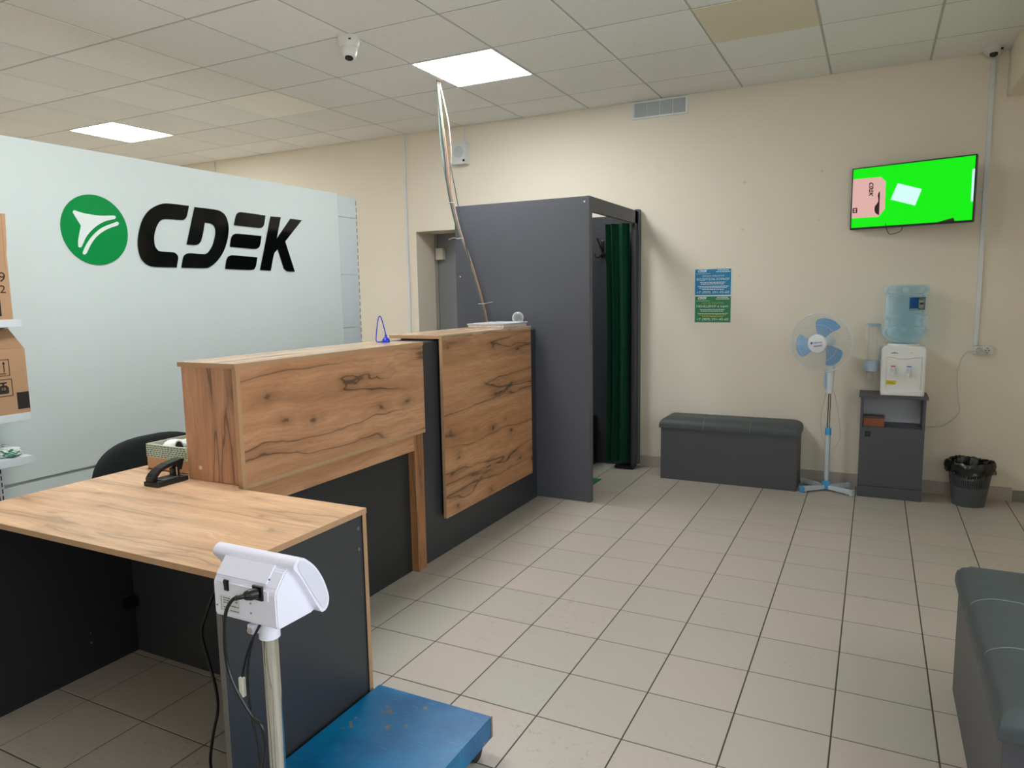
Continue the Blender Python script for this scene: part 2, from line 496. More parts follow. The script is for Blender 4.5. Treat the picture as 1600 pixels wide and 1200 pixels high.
# LED panels
M_LED = emit('led_diffuser', (.955, .985, 1.0), PANEL_EMIT)
LIGHT_LABEL = {(6, 6): 'square LED ceiling panel straight above the reception desk', (6, 2): 'lit square LED panel above the cable bundle and fitting cabin', (0, 2): 'lit square LED panel above the white logo partition'}
for (c, r) in sorted(LIGHT_CELLS):
    xa, xb, yb, ya = CX+CT*c, CX+CT*(c+1), CY_-CT*r, CY_-CT*(r+1)
    lb = LIGHT_LABEL.get((c, r), 'square LED ceiling panel over the staff area left of the picture')
    t = thing('ceiling_light', lb, 'ceiling light', ((xa+xb)/2, (ya+yb)/2, CZ-.004), 'LED ceiling panels')
    fr = bmesh.new()
    e = .012
    for lo, hi in (((xa+.004, ya+.004), (xb-.004, ya+e)), ((xa+.004, yb-e), (xb-.004, yb-.004)), ((xa+.004, ya+e), (xa+e, yb-e)), ((xb-e, ya+e), (xb-.004, yb-e))):
        box(fr, (*lo, CZ-.004), (*hi, CZ+.011))
    obj('frame', fr, M_WHITE, t)
    obj('diffuser', B((xa+e, ya+e, CZ-.001), (xb-e, yb-e, CZ+.008)), M_LED, t)
M_YEL = plain('yellowed_diffuser', '#e0d8be', .9, var=.04, scale=3)
M_OFF = plain('unlit_diffuser', '#f3f2ea', .9, var=.02, scale=3)
for (c, r), k in DEAD_CELLS.items():
    xa, xb, yb, ya = CX+CT*c, CX+CT*(c+1), CY_-CT*r, CY_-CT*(r+1)
    lb = 'smooth yellowed ceiling panel without a lit lamp above the vent grille' if k == 'yellowed' else 'smooth pale unlit ceiling panel over the right end of the logo partition'
    o = obj('ceiling_panel', B((xa+.006, ya+.006, CZ-.002), (xb-.006, yb-.006, CZ+.011), .002), M_YEL if k == 'yellowed' else M_OFF)
    tag(o, lb, 'ceiling panel', 'unlit ceiling panels')

# walls
DX0, DX1, DZ, DY = -3.86, -2.90, 2.03, 6.02     # doorway recess
bm = bmesh.new()
box(bm, (X0, WY, 0), (DX0, WY+.36, CZ+.1)); box(bm, (DX1, WY, 0), (X1+.1, WY+.36, CZ+.1)); box(bm, (DX0, WY, DZ), (DX1, WY+.36, CZ+.1))
wall_back = struct('wall_back', bm, M_WALL, 'cream painted back wall')
struct('wall_left', B((X0-.1, Y0, 0), (X0, WY, CZ+.1)), M_WALL)
M_GLASS = clear_mat('window_glass', (.96, .98, .98), .03, .02)
def glazed_wall(name, wname, wlabel, axis, pos, sgn, a0, a1, w0, w1, z0, z1, nb):
    """wall at pos (outside on the sgn side) from a0 to a1 with a glazed opening w0..w1, z0..z1"""
    def C(d0, d1, a, b_, zl, zh):
        d0, d1 = sorted((pos+sgn*d0, pos+sgn*d1))
        return ((d0, a, zl), (d1, b_, zh)) if axis == 'X' else ((a, d0, zl), (b_, d1, zh))
    bm = bmesh.new()
    for a, b_, zl, zh in ((a0, w0, 0, CZ+.1), (w1, a1, 0, CZ+.1), (w0, w1, 0, z0), (w0, w1, z1, CZ+.1)): box(bm, *C(0, .25, a, b_, zl, zh))
    struct(name, bm, M_WALL)
    c = C(.12, .13, (w0+w1)/2, (w0+w1)/2, z0, z0)[0]
    win = sroot(wname, c, wlabel)
    for k in range(nb+1):
        q = w0+(w1-w0)*k/nb; obj('mullion', B(*C(.09, .15, q-.03, q+.03, z0, z1)), M_WHITE, win)
    obj('top_rail', B(*C(.09, .15, w0, w1, z1-.05, z1)), M_WHITE, win)
    obj('sill', B(*C(-.04, .2, w0, w1, z0-.03, z0+.01)), M_WHITE, win)
    for k in range(nb):
        obj('pane', B(*C(.119, .125, w0+(w1-w0)*k/nb+.03, w0+(w1-w0)*(k+1)/nb-.03, z0+.01, z1-.05)), M_GLASS, win)
    pl = bpy.data.lights.new(wname+'_portal', 'AREA'); pl.shape = 'RECTANGLE'; pl.cycles.is_portal = True
    po = bpy.data.objects.new(wname+'_portal', pl); COL.objects.link(po)
    p = C(.24, .24, (w0+w1)/2, (w0+w1)/2, (z0+z1)/2, (z0+z1)/2)[0]; po.location = p
    if axis == 'X': pl.size, pl.size_y = z1-z0, w1-w0; po.rotation_euler = (0, math.radians(90), 0)
    else: pl.size, pl.size_y = w1-w0, z1-z0; po.rotation_euler = (math.radians(90), 0, 0)
glazed_wall('wall_right', 'window_1', 'shop window in the right wall', 'X', X1, 1, Y0, WY, WR0, WR1, .72, 2.55, 2)
glazed_wall('wall_front', 'window_2', 'shop window in the wall behind the camera', 'Y', Y0, -1, X0, X1, WF0, WF1, .9, 2.6, 2)

# ceiling beam on the right
struct('trim_1', B((.695, Y0, 2.63), (X1, WY, CZ+.02)), M_WALL, 'cream boxed beam under the ceiling at the right')

# skirting tiles
M_SKIRT = plain('skirting_tile', '#b3a79d', .55, var=.08, scale=20)
M_SKIRT_D = plain('skirting_tile_dark', '#85827c', .6, var=.15, scale=30)
bb = sroot('baseboard_back', (-.5, WY, 0), 'skirting of grey-brown tiles along the back wall')
x = -1.70
while x < .86:
    obj('skirting_tile', B((x+.002, WY-.010, .0), (min(x+.3035, .872)-.002, WY, .092), .0015), M_SKIRT, bb); x += .3035
obj('skirting_tile', B((.874, WY-.012, 0), (X1, WY, .075), .0015), M_SKIRT_D, bb, label='darker skirting piece')
b2 = sroot('baseboard_right', (X1, 2, 0))
for k in range(24):
    y = Y0+k*.3035
    if y+.3 < WY: obj('skirting_tile', B((X1-.01, y+.002, 0), (X1, y+.3015, .092), .0015), M_SKIRT, b2)

# door in the recess
M_DOORG = plain('grey_door', '#85868a', .5, var=.03)
door = sroot('door_1', ((DX0+DX1)/2, DY, 0), 'grey door at the back of the doorway recess')
obj('door_leaf', B((DX0+.02, DY-.03, 0), (DX1-.02, DY+.02, DZ)), M_DOORG, door)
for lo, hi in (((DX0-.02, DY-.045, 0), (DX0+.035, DY-.03, DZ)), ((DX1-.04, DY-.045, 0), (DX1, DY-.03, DZ))):
    obj('door_frame', B(lo, hi), plain('door_trim', '#8d8c86', .5), door)
obj('door_closer', B((-3.82, DY-.09, 1.78), (-3.74, DY-.03, 1.89), .006), plain('closer_box', '#c6bfae', .5), door)
# plaster marks on the back wall
M_SPOT = plain('old_plug_mark', '#dccfae', .9)
for (x_, z_, r_) in ((-.905, 2.235, .012), (-.375, 2.27, .010), (-.915, 1.89, .010), (-.385, 1.93, .009), (-.93, 1.545, .007)):
    obj('plug_mark', CY((x_, WY-.0006, z_), (x_, WY+.001, z_), r_, n=12), M_SPOT, wall_back)

# ------------------------------------------------------------------ white partition with the logo
PX = -3.90; PT = 2.265
part = sroot('wall_partition', (PX-.05, 2.5, 0), 'white board partition behind the counter')
obj('main_panel', B((PX-.08, -.6, .52), (PX, 4.63, PT)), M_PART, part)
obj('lower_panel', B((PX-.08, -.6, 0), (PX-.006, 4.63, .50)), M_PART, part)
obj('joint_strip', B((PX-.08, -.6, .50), (PX-.010, 4.63, .52)), plain('joint_shade_grey', '#b4bbba', .6), part)  # recessed joint, its grey painting the shadow line of the groove
M_PSTRIP = plain('partition_strip', '#c6cfd1', .4, spec=.35, var=.02, scale=2)
for za, zb in ((0, .42), (.423, .80), (.803, 1.183), (1.186, 1.62), (1.623, 2.085), (2.088, PT-.012)):
    obj('end_panel', B((PX-.078, 4.636, za), (PX-.004, 4.858, zb), .001), M_PSTRIP, part)
for k in range(40):                              # dashed metal corner profile
    z = .03+k*.0555
    obj('corner_tab', B((PX-.079, 4.858, z), (PX-.002, 4.864, z+.036)), plain('corner_profile', '#6e7a78', .5, metal=.3), part)

M_LOGOB = plain('gloss_black_acrylic', '#060707', .10, spec=.3, var=.02)
M_LOGOG = plain('green_acrylic', '#008a42', .35, spec=.25, var=.02)
M_LOGOW = plain('white_film', '#dfe6e4', .4, var=.01)
LOGO = {
'arrow': [(2.454, 1.919), (2.459, 1.928), (2.466, 1.93), (2.518, 1.919), (2.604, 1.914), (2.69, 1.922), (2.701, 1.918), (2.701, 1.911), (2.693, 1.903), (2.631, 1.884), (2.571, 1.847), (2.521, 1.797), (2.496, 1.754), (2.486, 1.737), (2.477, 1.732), (2.469, 1.736), (2.468, 1.746), (2.472, 1.776), (2.493, 1.851)],
'swoosh': [(2.707, 1.889), (2.716, 1.885), (2.715, 1.876), (2.708, 1.868), (2.647, 1.844), (2.59, 1.808), (2.547, 1.762), (2.511, 1.703), (2.501, 1.695), (2.491, 1.697), (2.49, 1.706), (2.517, 1.755), (2.561, 1.808), (2.618, 1.851)],
'letter_c': [(3.203, 2.027), (3.042, 2.026), (2.983, 2.01), (2.923, 1.975), (2.88, 1.927), (2.854, 1.876), (2.833, 1.806), (2.828, 1.748), (2.84, 1.69), (2.87, 1.656), (2.916, 1.64), (3.079, 1.639), (3.096, 1.699), (3.09, 1.719), (3.069, 1.731), (2.981, 1.733), (2.959, 1.739), (2.94, 1.763), (2.937, 1.803), (2.945, 1.843), (2.966, 1.889), (2.992, 1.919), (3.028, 1.931), (3.142, 1.934), (3.164, 1.941), (3.181, 1.961)],
'letter_d': [(3.247, 2.024), (3.426, 2.021), (3.477, 2.0), (3.501, 1.958), (3.506, 1.903), (3.486, 1.824), (3.444, 1.745), (3.384, 1.682), (3.321, 1.645), (3.274, 1.64), (3.116, 1.639), (3.133, 1.698), (3.148, 1.72), (3.18, 1.731), (3.295, 1.73), (3.329, 1.745), (3.366, 1.79), (3.392, 1.851), (3.398, 1.895), (3.388, 1.919), (3.365, 1.929), (3.315, 1.932), (3.293, 1.856), (3.276, 1.814), (3.257, 1.793), (3.229, 1.785), (3.167, 1.785)],
'letter_e_bar': [(3.575, 1.992), (3.59, 2.015), (3.617, 2.026), (3.841, 2.023), (3.824, 1.96), (3.806, 1.939), (3.774, 1.932), (3.556, 1.934)],
'letter_e_bar.001': [(3.523, 1.843), (3.539, 1.866), (3.568, 1.878), (3.793, 1.877), (3.776, 1.817), (3.759, 1.794), (3.724, 1.784), (3.508, 1.788)],
'letter_e_bar.002': [(3.471, 1.696), (3.488, 1.722), (3.52, 1.732), (3.742, 1.726), (3.725, 1.666), (3.708, 1.643), (3.674, 1.637), (3.456, 1.639)],
'letter_k': [(3.892, 2.021), (3.989, 2.024), (3.936, 1.864), (4.088, 2.021), (4.205, 2.02), (4.02, 1.851), (4.102, 1.634), (4.027, 1.635), (3.995, 1.652), (3.944, 1.794), (3.904, 1.758), (3.861, 1.635), (3.763, 1.639)]}
def smooth_poly(pts, k=5, lim=38):
    P_ = [Vector((a, b_, 0)) for a, b_ in pts]; n = len(P_); out = []
    def sharp(i):
        a, b_ = P_[i]-P_[i-1], P_[(i+1) % n]-P_[i]
        return math.degrees(a.angle(b_)) > lim
    for i in range(n):
        p1, p2 = P_[i], P_[(i+1) % n]
        p0 = 2*p1-p2 if sharp(i) else P_[i-1]
        p3 = 2*p2-p1 if sharp((i+1) % n) else P_[(i+2) % n]
        L_ = (p2-p1).length
        t1 = (p2-p0)*.5; t2 = (p3-p1)*.5
        if t1.length > L_: t1 = t1.normalized()*L_
        if t2.length > L_: t2 = t2.normalized()*L_
        for s_ in range(k):
            t = s_/k
            v = (2*t**3-3*t*t+1)*p1+(t**3-2*t*t+t)*t1+(-2*t**3+3*t*t)*p2+(t**3-t*t)*t2
            out.append((v.x, v.y))
    return out
LOGO = {k: smooth_poly(v, 5) for k, v in LOGO.items()}
lg = thing('wall_logo', 'green round emblem and glossy black letters mounted on the white partition', 'sign', (PX, 3.3, 1.64))
disc = obj('emblem_disc', CY((PX, 2.576, 1.833), (PX+.005, 2.576, 1.833), .1925, n=72), M_LOGOG, lg, label='green round emblem')
for k, pts in LOGO.items():
    if k in ('arrow', 'swoosh'): obj(k, PR(pts, 'X', PX+.005, PX+.0065), M_LOGOW, disc)
    else: obj(k.split('.')[0], PR(pts, 'X', PX, PX+.006), M_LOGOB, lg)
def small_logo(parent, mat, o, ux, uy, width):
    """the same letters small, as flat print; o is the lower left corner"""
    o = Vector(o); ux = Vector(ux).normalized(); uy = Vector(uy).normalized(); nn = ux.cross(uy)
    s = width/(4.205-2.828)
    bm = bmesh.new()
    for k, pts in LOGO.items():
        if k in ('arrow', 'swoosh'): continue
        vs = [bm.verts.new(o+ux*((a-2.828)*s)+uy*((b_-1.635)*s)+nn*.0005) for a, b_ in pts]
        bm.faces.new(vs)
    return obj('printed_logo', bm, mat, parent)

# ------------------------------------------------------------------ reception desk and counter
W_TOP = wood('oak_top', 'X', 3.1, '#e9c5a0', '#dcb18a', '#6b4a33', .6, cr=.5)
W_FAS = wood('oak_fascia', 'Y', 1.7, '#cf9c76', '#c08a63', '#4b3526', 1.)
W_TALL = wood('oak_tall', 'Y', 7.3, '#cb986f', '#bc865d', '#4b3526', 1., tilt=.02)
W_END = wood('oak_end', 'Z', 5.2, '#d0a07e', '#c28f6c', '#5b3f2e', .7)
W_POST = wood('oak_post', 'Z', 9.4, '#b98456', '#a87247', '#5b3f2e', .4)
W_CTOP = wood('oak_countertop', 'Y', 11.4, '#d3b494', '#c9a988', '#7a5a3e', .5, rough=.22)

desk = thing('reception_desk', 'low reception desk with oak top and dark panels behind the scale', 'desk', (-2.1, 1.5, 0))
tp = obj('desktop', B((-2.71, 1.21, .732), (-1.468, 1.812, .75)), W_TOP, desk)
obj('edge_band', B((-2.71, 1.2085, .7322), (-1.467, 1.2105, .7498)), M_EDGE, tp)
obj('edge_band', B((-1.4685, 1.21, .7322), (-1.4665, 1.8125, .7498)), M_EDGE, tp)
sp_ = obj('side_panel', B((-1.492, 1.222, 0), (-1.474, 1.793, .732)), M_DARK, desk)
obj('edge_band', B((-1.492, 1.2205, 0), (-1.474, 1.2222, .732)), plain('dark_edge_band', '#6b6763', .5), sp_)
obj('end_board', B((-2.69, 1.7935, 0), (-1.470, 1.811, .732)), M_DARK, desk)
obj('edge_strip', B((-1.4705, 1.7935, 0), (-1.4685, 1.8115, .732)), plain('end_edge_oak', '#b38a66', .5, var=.08, scale=30), desk, label='oak edge strip of the end board')
obj('support_panel', B((-2.69, 1.222, 0), (-2.672, 1.793, .732)), M_BLACK if False else M_DARK_BASE, desk)
for z in (.69, .62): obj('screw_cap', CY((-1.4738, 1.775, z), (-1.4728, 1.775, z), .006, n=14), plain('screw_cap_grey', '#6a6a6c', .5), desk)
for y, z in ((1.60, .16), (1.60, .12)): obj('bracket_screw', CY((-2.672, y, z), (-2.669, y, z), .004, n=10), M_CHROME, desk)
obj('cable_outlet', B((-2.672, 1.74, .20), (-2.64, 1.79, .24), .003), M_BLACK, desk)

ctr = thing('reception_counter', 'long oak reception counter with raised fascia and dark recessed base', 'counter', (-2.25, 2.45, 0))
cab = obj('upper_fascia', B((-2.080, 1.860, .752), (-2.060, 3.05, 1.187)), W_FAS, ctr)
obj('edge_band', B((-2.0805, 1.842, .752), (-2.0595, 1.860, 1.187)), M_EDGE, cab)
obj('bottom_edge', B((-2.0798, 1.842, .7352), (-2.0588, 3.05, .7518)), M_EDGE, cab)
obj('end_panel', B((-2.348, 1.842, .752), (-2.080, 1.860, 1.187)), W_END, ctr)
ct = obj('counter_top', B((-2.362, 1.838, 1.187), (-2.058, 3.052, 1.205)), W_CTOP, ctr)
obj('edge_band', B((-2.0585, 1.838, 1.1872), (-2.0568, 3.052, 1.2048)), M_EDGE, ct)
obj('edge_band', B((-2.362, 1.8363, 1.1872), (-2.058, 1.8383, 1.2048)), M_EDGE, ct)
obj('back_panel', B((-2.362, 1.860, .752), (-2.344, 3.05, 1.187)), M_DARK, ctr)
obj('apron_rail', B((-2.098, 1.815, .65), (-2.080, 2.974, .735)), W_FAS, ctr)
obj('post', B((-2.136, 2.974, 0), (-2.078, 3.052, .735)), W_POST, ctr)
obj('base_panel', B((-2.135, 1.815, 0), (-2.118, 2.974, .735)), M_DARK_BASE, ctr)
obj('worktop', B((-2.71, 1.8125, .732), (-2.136, 3.05, .75)), W_TOP, ctr)
obj('worktop_shelf', B((-2.135, 1.8125, .7365), (-2.083, 2.974, .7495)), W_TOP, ctr)
obj('screw_cap', CY((-2.28, 1.8421, .80), (-2.28, 1.8408, .80), .008, n=14), plain('pale_cap', '#d8c6b8', .5), ctr)
obj('screw_cap', CY((-2.335, 1.8421, 1.165), (-2.335, 1.8408, 1.165), .006, n=14), M_EDGE, ctr)
obj('support_panel', B((-2.69, 2.9, 0), (-2.19, 2.918, .732)), M_DARK_BASE, ctr)

tall = thing('tall_counter', 'taller counter section with dark body and hanging oak front panel', 'counter', (-2.25, 3.8, 0))
obj('body_front', B((-2.118, 3.054, 0), (-2.100, 4.50, 1.195)), M_DARK, tall)
obj('body_side', B((-2.362, 3.078, .752), (-2.118, 3.096, 1.195)), M_DARK, tall)
obj('body_top', B((-2.362, 3.096, 1.179), (-2.118, 4.50, 1.197)), M_DARK, tall)
obj('body_back', B((-2.362, 3.096, .752), (-2.344, 4.50, 1.179)), M_DARK, tall)
tpn = obj('front_panel', B((-2.078, 3.235, .215), (-2.060, 4.345, 1.207)), W_TALL, tall)
obj('edge_band', B((-2.0785, 3.2335, .215), (-2.0595, 3.2352, 1.207)), M_EDGE, tpn)
ttp = obj('top_board', B((-2.40, 3.2305, 1.207), (-2.058, 4.348, 1.225)), W_CTOP, tall)
obj('edge_band', B((-2.40, 3.2288, 1.2072), (-2.058, 3.2305, 1.2248)), M_EDGE, ttp)
for y_ in (3.5, 4.1): obj('spacer', B((-2.100, y_, .5), (-2.078, y_+.05, .9)), M_DARK, tall)
obj('worktop', B((-2.71, 3.0545, .732), (-2.119, 4.44, .75)), W_TOP, tall)
obj('support_panel', B((-2.69, 4.3, 0), (-2.19, 4.318, .732)), M_DARK_BASE, tall)
obj('top_riser', B((-2.345, 3.26, 1.197), (-2.13, 4.3, 1.207)), M_DARK, tall)

# ------------------------------------------------------------------ fitting cabin
fit = thing('fitting_cabin', 'dark grey fitting cabin with open front and green curtain beside the counter', 'fitting cabin', (-2.2, 5.1, 0))
obj('side_panel', B((-2.735, 4.513, 0), (-1.722, 4.531, 2.07)), M_DARK_CAB, fit)
obj('front_post', B((-1.722, 4.505, 0), (-1.700, 4.565, 2.07)), M_DARK_CAB, fit)
obj('header', B((-1.722, 4.565, 1.972), (-1.700, 5.585, 2.07)), M_DARK_CAB, fit)
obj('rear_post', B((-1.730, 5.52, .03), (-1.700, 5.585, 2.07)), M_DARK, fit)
obj('wall_post', B((-1.722, 5.585, .03), (-1.690, 5.650, 2.085)), M_DARK_CAB, fit)
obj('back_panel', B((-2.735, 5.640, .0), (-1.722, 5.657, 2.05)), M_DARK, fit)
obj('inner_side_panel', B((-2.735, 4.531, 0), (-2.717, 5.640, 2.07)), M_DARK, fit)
obj('foot', B((-1.86, 5.50, 0), (-1.705, 5.57, .03), .006), M_BLACK, fit)
obj('curtain_rod', CY((-1.74, 4.53, 1.985), (-1.74, 5.64, 1.985), .008, n=10), M_CHROME, fit)
obj('panel_screw', CY((-1.735, 4.5135, 2.035), (-1.735, 4.5115, 2.035), .006, n=12), M_WHITE, fit)
obj('panel_screw', CY((-2.70, 4.5135, 1.57), (-2.70, 4.5115, 1.57), .005, n=12), M_WHITE, fit)
bm = bmesh.new()
nn_ = 150
zs = [.058+(1.972-.058)*k/24 for k in range(25)]
g = []
for k, z in enumerate(zs):
    row = []
    w_ = 1-.10*math.sin(z/1.97*math.pi)
    for i in range(nn_+1):
        t = i/nn_
        x_ = -1.735-.19*t*w_
        y_ = 5.485+.030*math.sin(t*16+.8*math.sin(t*8)+.25*math.sin(z*1.7))+.006*math.sin(t*41)
        row.append(bm.verts.new((x_, y_, z)))
    g.append(row)
for a, b_ in zip(g, g[1:]):
    for i in range(nn_): bm.faces.new((a[i], a[i+1], b_[i+1], b_[i]))
bmesh.ops.solidify(bm, geom=list(bm.faces), thickness=.004)
M_CURT = plain('green_velvet', '#22553f', .95, spec=.1, var=.18, scale=25, bump=.4, bscale=140)
MATS['green_velvet'].node_tree.nodes['Principled BSDF'].inputs['Sheen Weight'].default_value = .15
MATS['green_velvet'].node_tree.nodes['Principled BSDF'].inputs['Sheen Tint'].default_value = (.2, .7, .45, 1)
obj('curtain', bm, M_CURT, fit, smooth=True, label='dark green velvet curtain')
# coat hook
hk = obj('coat_hook', B((-2.022, 5.630, 1.72), (-1.998, 5.640, 1.86), .003), M_BLACK, fit)
obj('prong', TU([(-2.01, 5.632, 1.80), (-2.01, 5.60, 1.79), (-2.012, 5.565, 1.83), (-2.03, 5.55, 1.875)], .007), M_BLACK, hk)
obj('prong', TU([(-2.01, 5.632, 1.76), (-2.03, 5.60, 1.725), (-2.05, 5.58, 1.73), (-2.055, 5.575, 1.755)], .006), M_BLACK, hk)
obj('prong', TU([(-2.01, 5.632, 1.76), (-1.99, 5.60, 1.725), (-1.97, 5.58, 1.73), (-1.965, 5.575, 1.755)], .006), M_BLACK, hk)
st = obj('cabin_stool', B((-2.70, 5.25, 0), (-2.06, 5.63, .42), .01), M_BLACK)
tag(st, 'dark box seat inside the fitting cabin', 'seat')
o = obj('floor_mat', B((-2.25, 4.75, .0005), (-1.838, 5.12, .006), .002), plain('green_mat', '#1f6a42', .9, bump=.4, bscale=200))
tag(o, 'small green mat on the tiles inside the fitting cabin', 'mat')

# ------------------------------------------------------------------ platform scale in the foreground
def blue_paint():
    m, nt, b = new_mat('worn_blue_paint')
    ge = N(nt, 'ShaderNodeNewGeometry')
    def nz(s, d=4, r=.6, sc=(1, 1, 1), rz=0.):
        mp = N(nt, 'ShaderNodeMapping'); mp.inputs['Scale'].default_value = sc; mp.inputs['Rotation'].default_value = (0, 0, rz)
        L(nt, ge.outputs['Position'], mp.inputs['Vector'])
        n = N(nt, 'ShaderNodeTexNoise'); n.inputs['Scale'].default_value = s; n.inputs['Detail'].default_value = d; n.inputs['Roughness'].default_value = r
        L(nt, mp.outputs[0], n.inputs['Vector']); return n.outputs['Fac']
    col = ramp(nt, nz(4), [(.3, lin('#005286')), (.5, lin('#00669a')), (.7, lin('#007aac'))])
    haze = ramp(nt, nz(9, 6, .7), [(.5, 0.), (.75, .45)])
    col = mixc(nt, haze, col, lin('#2f7fa6'))
    for rz in (.4, 1.3, 2.4):
        s = ramp(nt, nz(14, 2, .5, (1, 14, 1), rz), [(.70, 0.), (.74, .6)])
        col = mixc(nt, mth(nt, 'MULTIPLY', s, .45), col, lin('#7fb0c8'))
    rust = ramp(nt, nz(16, 3, .5), [(.672, 0.), (.688, 1.)])
    col = mixc(nt, rust, col, lin('#7a6a60'))
    L(nt, col, b.inputs['Base Color']); b.inputs['Roughness'].default_value = .35
    L(nt, mth(nt, 'ADD', mth(nt, 'MULTIPLY', haze, .4), .3), b.inputs['Roughness'])
    return m
M_BLUE = blue_paint()
sca = thing('platform_scale', 'floor scale with worn blue platform, chrome post and white display head', 'scale', (-1.236, 1.5, 0))
pf = obj('platform', B((-1.452, 1.215, .060), (-1.017, 1.822, .130), .002), M_BLUE, sca, label='worn blue steel platform')
obj('steel_corner', B((-1.019, 1.812, .062), (-1.0155, 1.8235, .131)), plain('bare_steel', '#8a7f78', .4, metal=.6), pf)
obj('post_bracket', B((-1.30, 1.13, .055), (-1.17, 1.22, .095), .004), M_BLUE, sca)
obj('post', CY((-1.236, 1.155, .085), (-1.236, 1.155, .69), .019, n=28), M_CHROME, sca, smooth=True, label='chrome post')
for x_, y_ in ((-1.415, 1.26), (-1.055, 1.26), (-1.415, 1.775), (-1.055, 1.775)):
    w = obj('foot_wheel', CY((x_-.012, y_, .029), (x_+.012, y_, .029), .029, n=24), M_BLACK, sca, smooth=True)
    obj('wheel_fork', B((x_-.018, y_-.015, .035), (x_+.018, y_+.015, .062), .002), M_GREY, w)
hd = obj('head_housing', PR([(1.103, .708), (1.098, .714), (1.098, .790), (1.103, .800), (1.130, .832), (1.15, .842), (1.19, .78), (1.222, .712), (1.21, .706)], 'X', -1.345, -1.150), M_WHITE_L, sca, label='white plastic display housing')
bmv = bmesh.new(); bmv.from_mesh(hd.data)
bmesh.ops.bevel(bmv, geom=[e for e in bmv.edges], offset=.003, segments=2, affect='EDGES'); bmv.to_mesh(hd.data); bmv.free()
def rounded(pts, k=5):
    P_ = [Vector((a, b_, 0)) for a, b_ in pts]; n = len(P_); out = []
    for i in range(n):
        p0, p1, p2, p3 = P_[i-1], P_[i], P_[(i+1) % n], P_[(i+2) % n]
        for s_ in range(k):
            t = s_/k
            v = .5*((2*p1)+(-p0+p2)*t+(2*p0-5*p1+4*p2-p3)*t*t+(-p0+3*p1-3*p2+p3)*t**3); out.append((v.x, v.y))
    return out
bz = obj('display_bezel', PR(rounded([(1.139, .838), (1.142, .850), (1.152, .857), (1.164, .857), (1.180, .847), (1.207, .820), (1.230, .783), (1.244, .745), (1.246, .724), (1.239, .709), (1.226, .704), (1.214, .712), (1.187, .760), (1.158, .812)]), 'X', -1.388, -1.132), M_WHITE_L, sca, smooth=True)
obj('end_cap', PR(rounded([(1.150, .838), (1.154, .849), (1.165, .850), (1.20, .82), (1.223, .782), (1.237, .745), (1.238, .726), (1.230, .715), (1.220, .717), (1.19, .765), (1.165, .81)]), 'X', -1.132, -1.1295), plain('cap_plastic', '#dfdcea', .45, var=.01), sca)
obj('rear_panel', B((-1.322, 1.0955, .772), (-1.172, 1.0985, .828-.032), .001), M_WHITE_L, sca)
obj('shoulder_ridge', PR([(1.108, .803), (1.105, .808), (1.134, .842), (1.140, .838)], 'X', -1.340, -1.185), M_WHITE_L, sca)
sw = obj('power_switch', B((-1.305, 1.0925, .777), (-1.291, 1.0965, .803), .001), M_BLACK, sca)
obj('rocker', PR([(1.0925, .779), (1.0925, .801), (1.0895, .801)], 'X', -1.303, -1.293), M_BLACK, sw)
obj('inlet_socket', B((-1.213, 1.0905, .773), (-1.184, 1.0965, .806), .001), M_BLACK, sca)
lb = obj('rating_label', B((-1.325, 1.0972, .724), (-1.262, 1.0978, .762)), plain('label_paper', '#dcdcdc', .6, var=.01), sca, label='small printed rating label')
M_INK = plain('grey_ink', '#5d5f66', .7)
bm = bmesh.new()
rng = random.Random(3)
for r_ in range(6):
    x_ = -1.314
    z_ = .756-r_*.0056
    while x_ < -1.27:
        w_ = rng.uniform(.003, .010)
        if rng.random() < .65: box(bm, (x_, 1.0968, z_), (min(x_+w_, -1.266), 1.0971, z_+.0022))
        x_ += w_+.0018
for r_ in range(7): box(bm, (-1.3215, 1.0968, .727+r_*.0047), (-1.3200, 1.0971, .730+r_*.0047))
obj('label_print', bm, M_INK, lb)
for x_, z_ in ((-1.336, .735), (-1.228, .735), (-1.228, .758), (-1.165, .825)):
    obj('housing_screw', CY((x_, 1.0985, z_), (x_, 1.0965, z_), .0025, n=10), M_GREY, sca)
obj('neck_collar', CY((-1.236, 1.155, .652), (-1.236, 1.155, .709), .0245, n=28), M_WHITE_L, sca, smooth=True)
obj('clamp_lug', B((-1.268, 1.118, .668), (-1.246, 1.145, .692), .004), M_WHITE_L, sca)
obj('clamp_screw', CY((-1.257, 1.119, .679), (-1.257, 1.114, .679), .007, n=16), M_CHROME, sca)
pc = obj('power_cord', TU([(-1.216, 1.062, .792), (-1.235, 1.058, .783), (-1.256, 1.06, .762), (-1.268, 1.06, .733), (-1.275, 1.06, .678), (-1.272, 1.06, .618), (-1.251, 1.06, .569), (-1.212, 1.065, .51), (-1.187, 1.07, .486), (-1.182, 1.07, .44), (-1.195, 1.07, .37), (-1.21, 1.08, .25), (-1.20, 1.07, .12), (-1.15, 1.02, .012), (-1.05, .95, .008), (-.9, .8, .008)], .0042, n=8), M_BLACK, sca, smooth=True)
obj('plug', LA([(0, 0), (.012, 0), (.013, .014), (.010, .026), (.006, .030), (.0055, .046), (.0042, .048), (0, .048)], n=16), M_BLACK, pc, smooth=True, xf=Matrix.Translation((-1.198, 1.091, .790)) @ Vector((-.42, -.88, .05)).to_track_quat('Z', 'Y').to_matrix().to_4x4())
obj('signal_cord', TU([(-1.226, 1.13, .708), (-1.242, 1.115, .67), (-1.258, 1.112, .640), (-1.275, 1.112, .60), (-1.287, 1.112, .562)], .003, n=8), M_BLACK, sca, smooth=True)
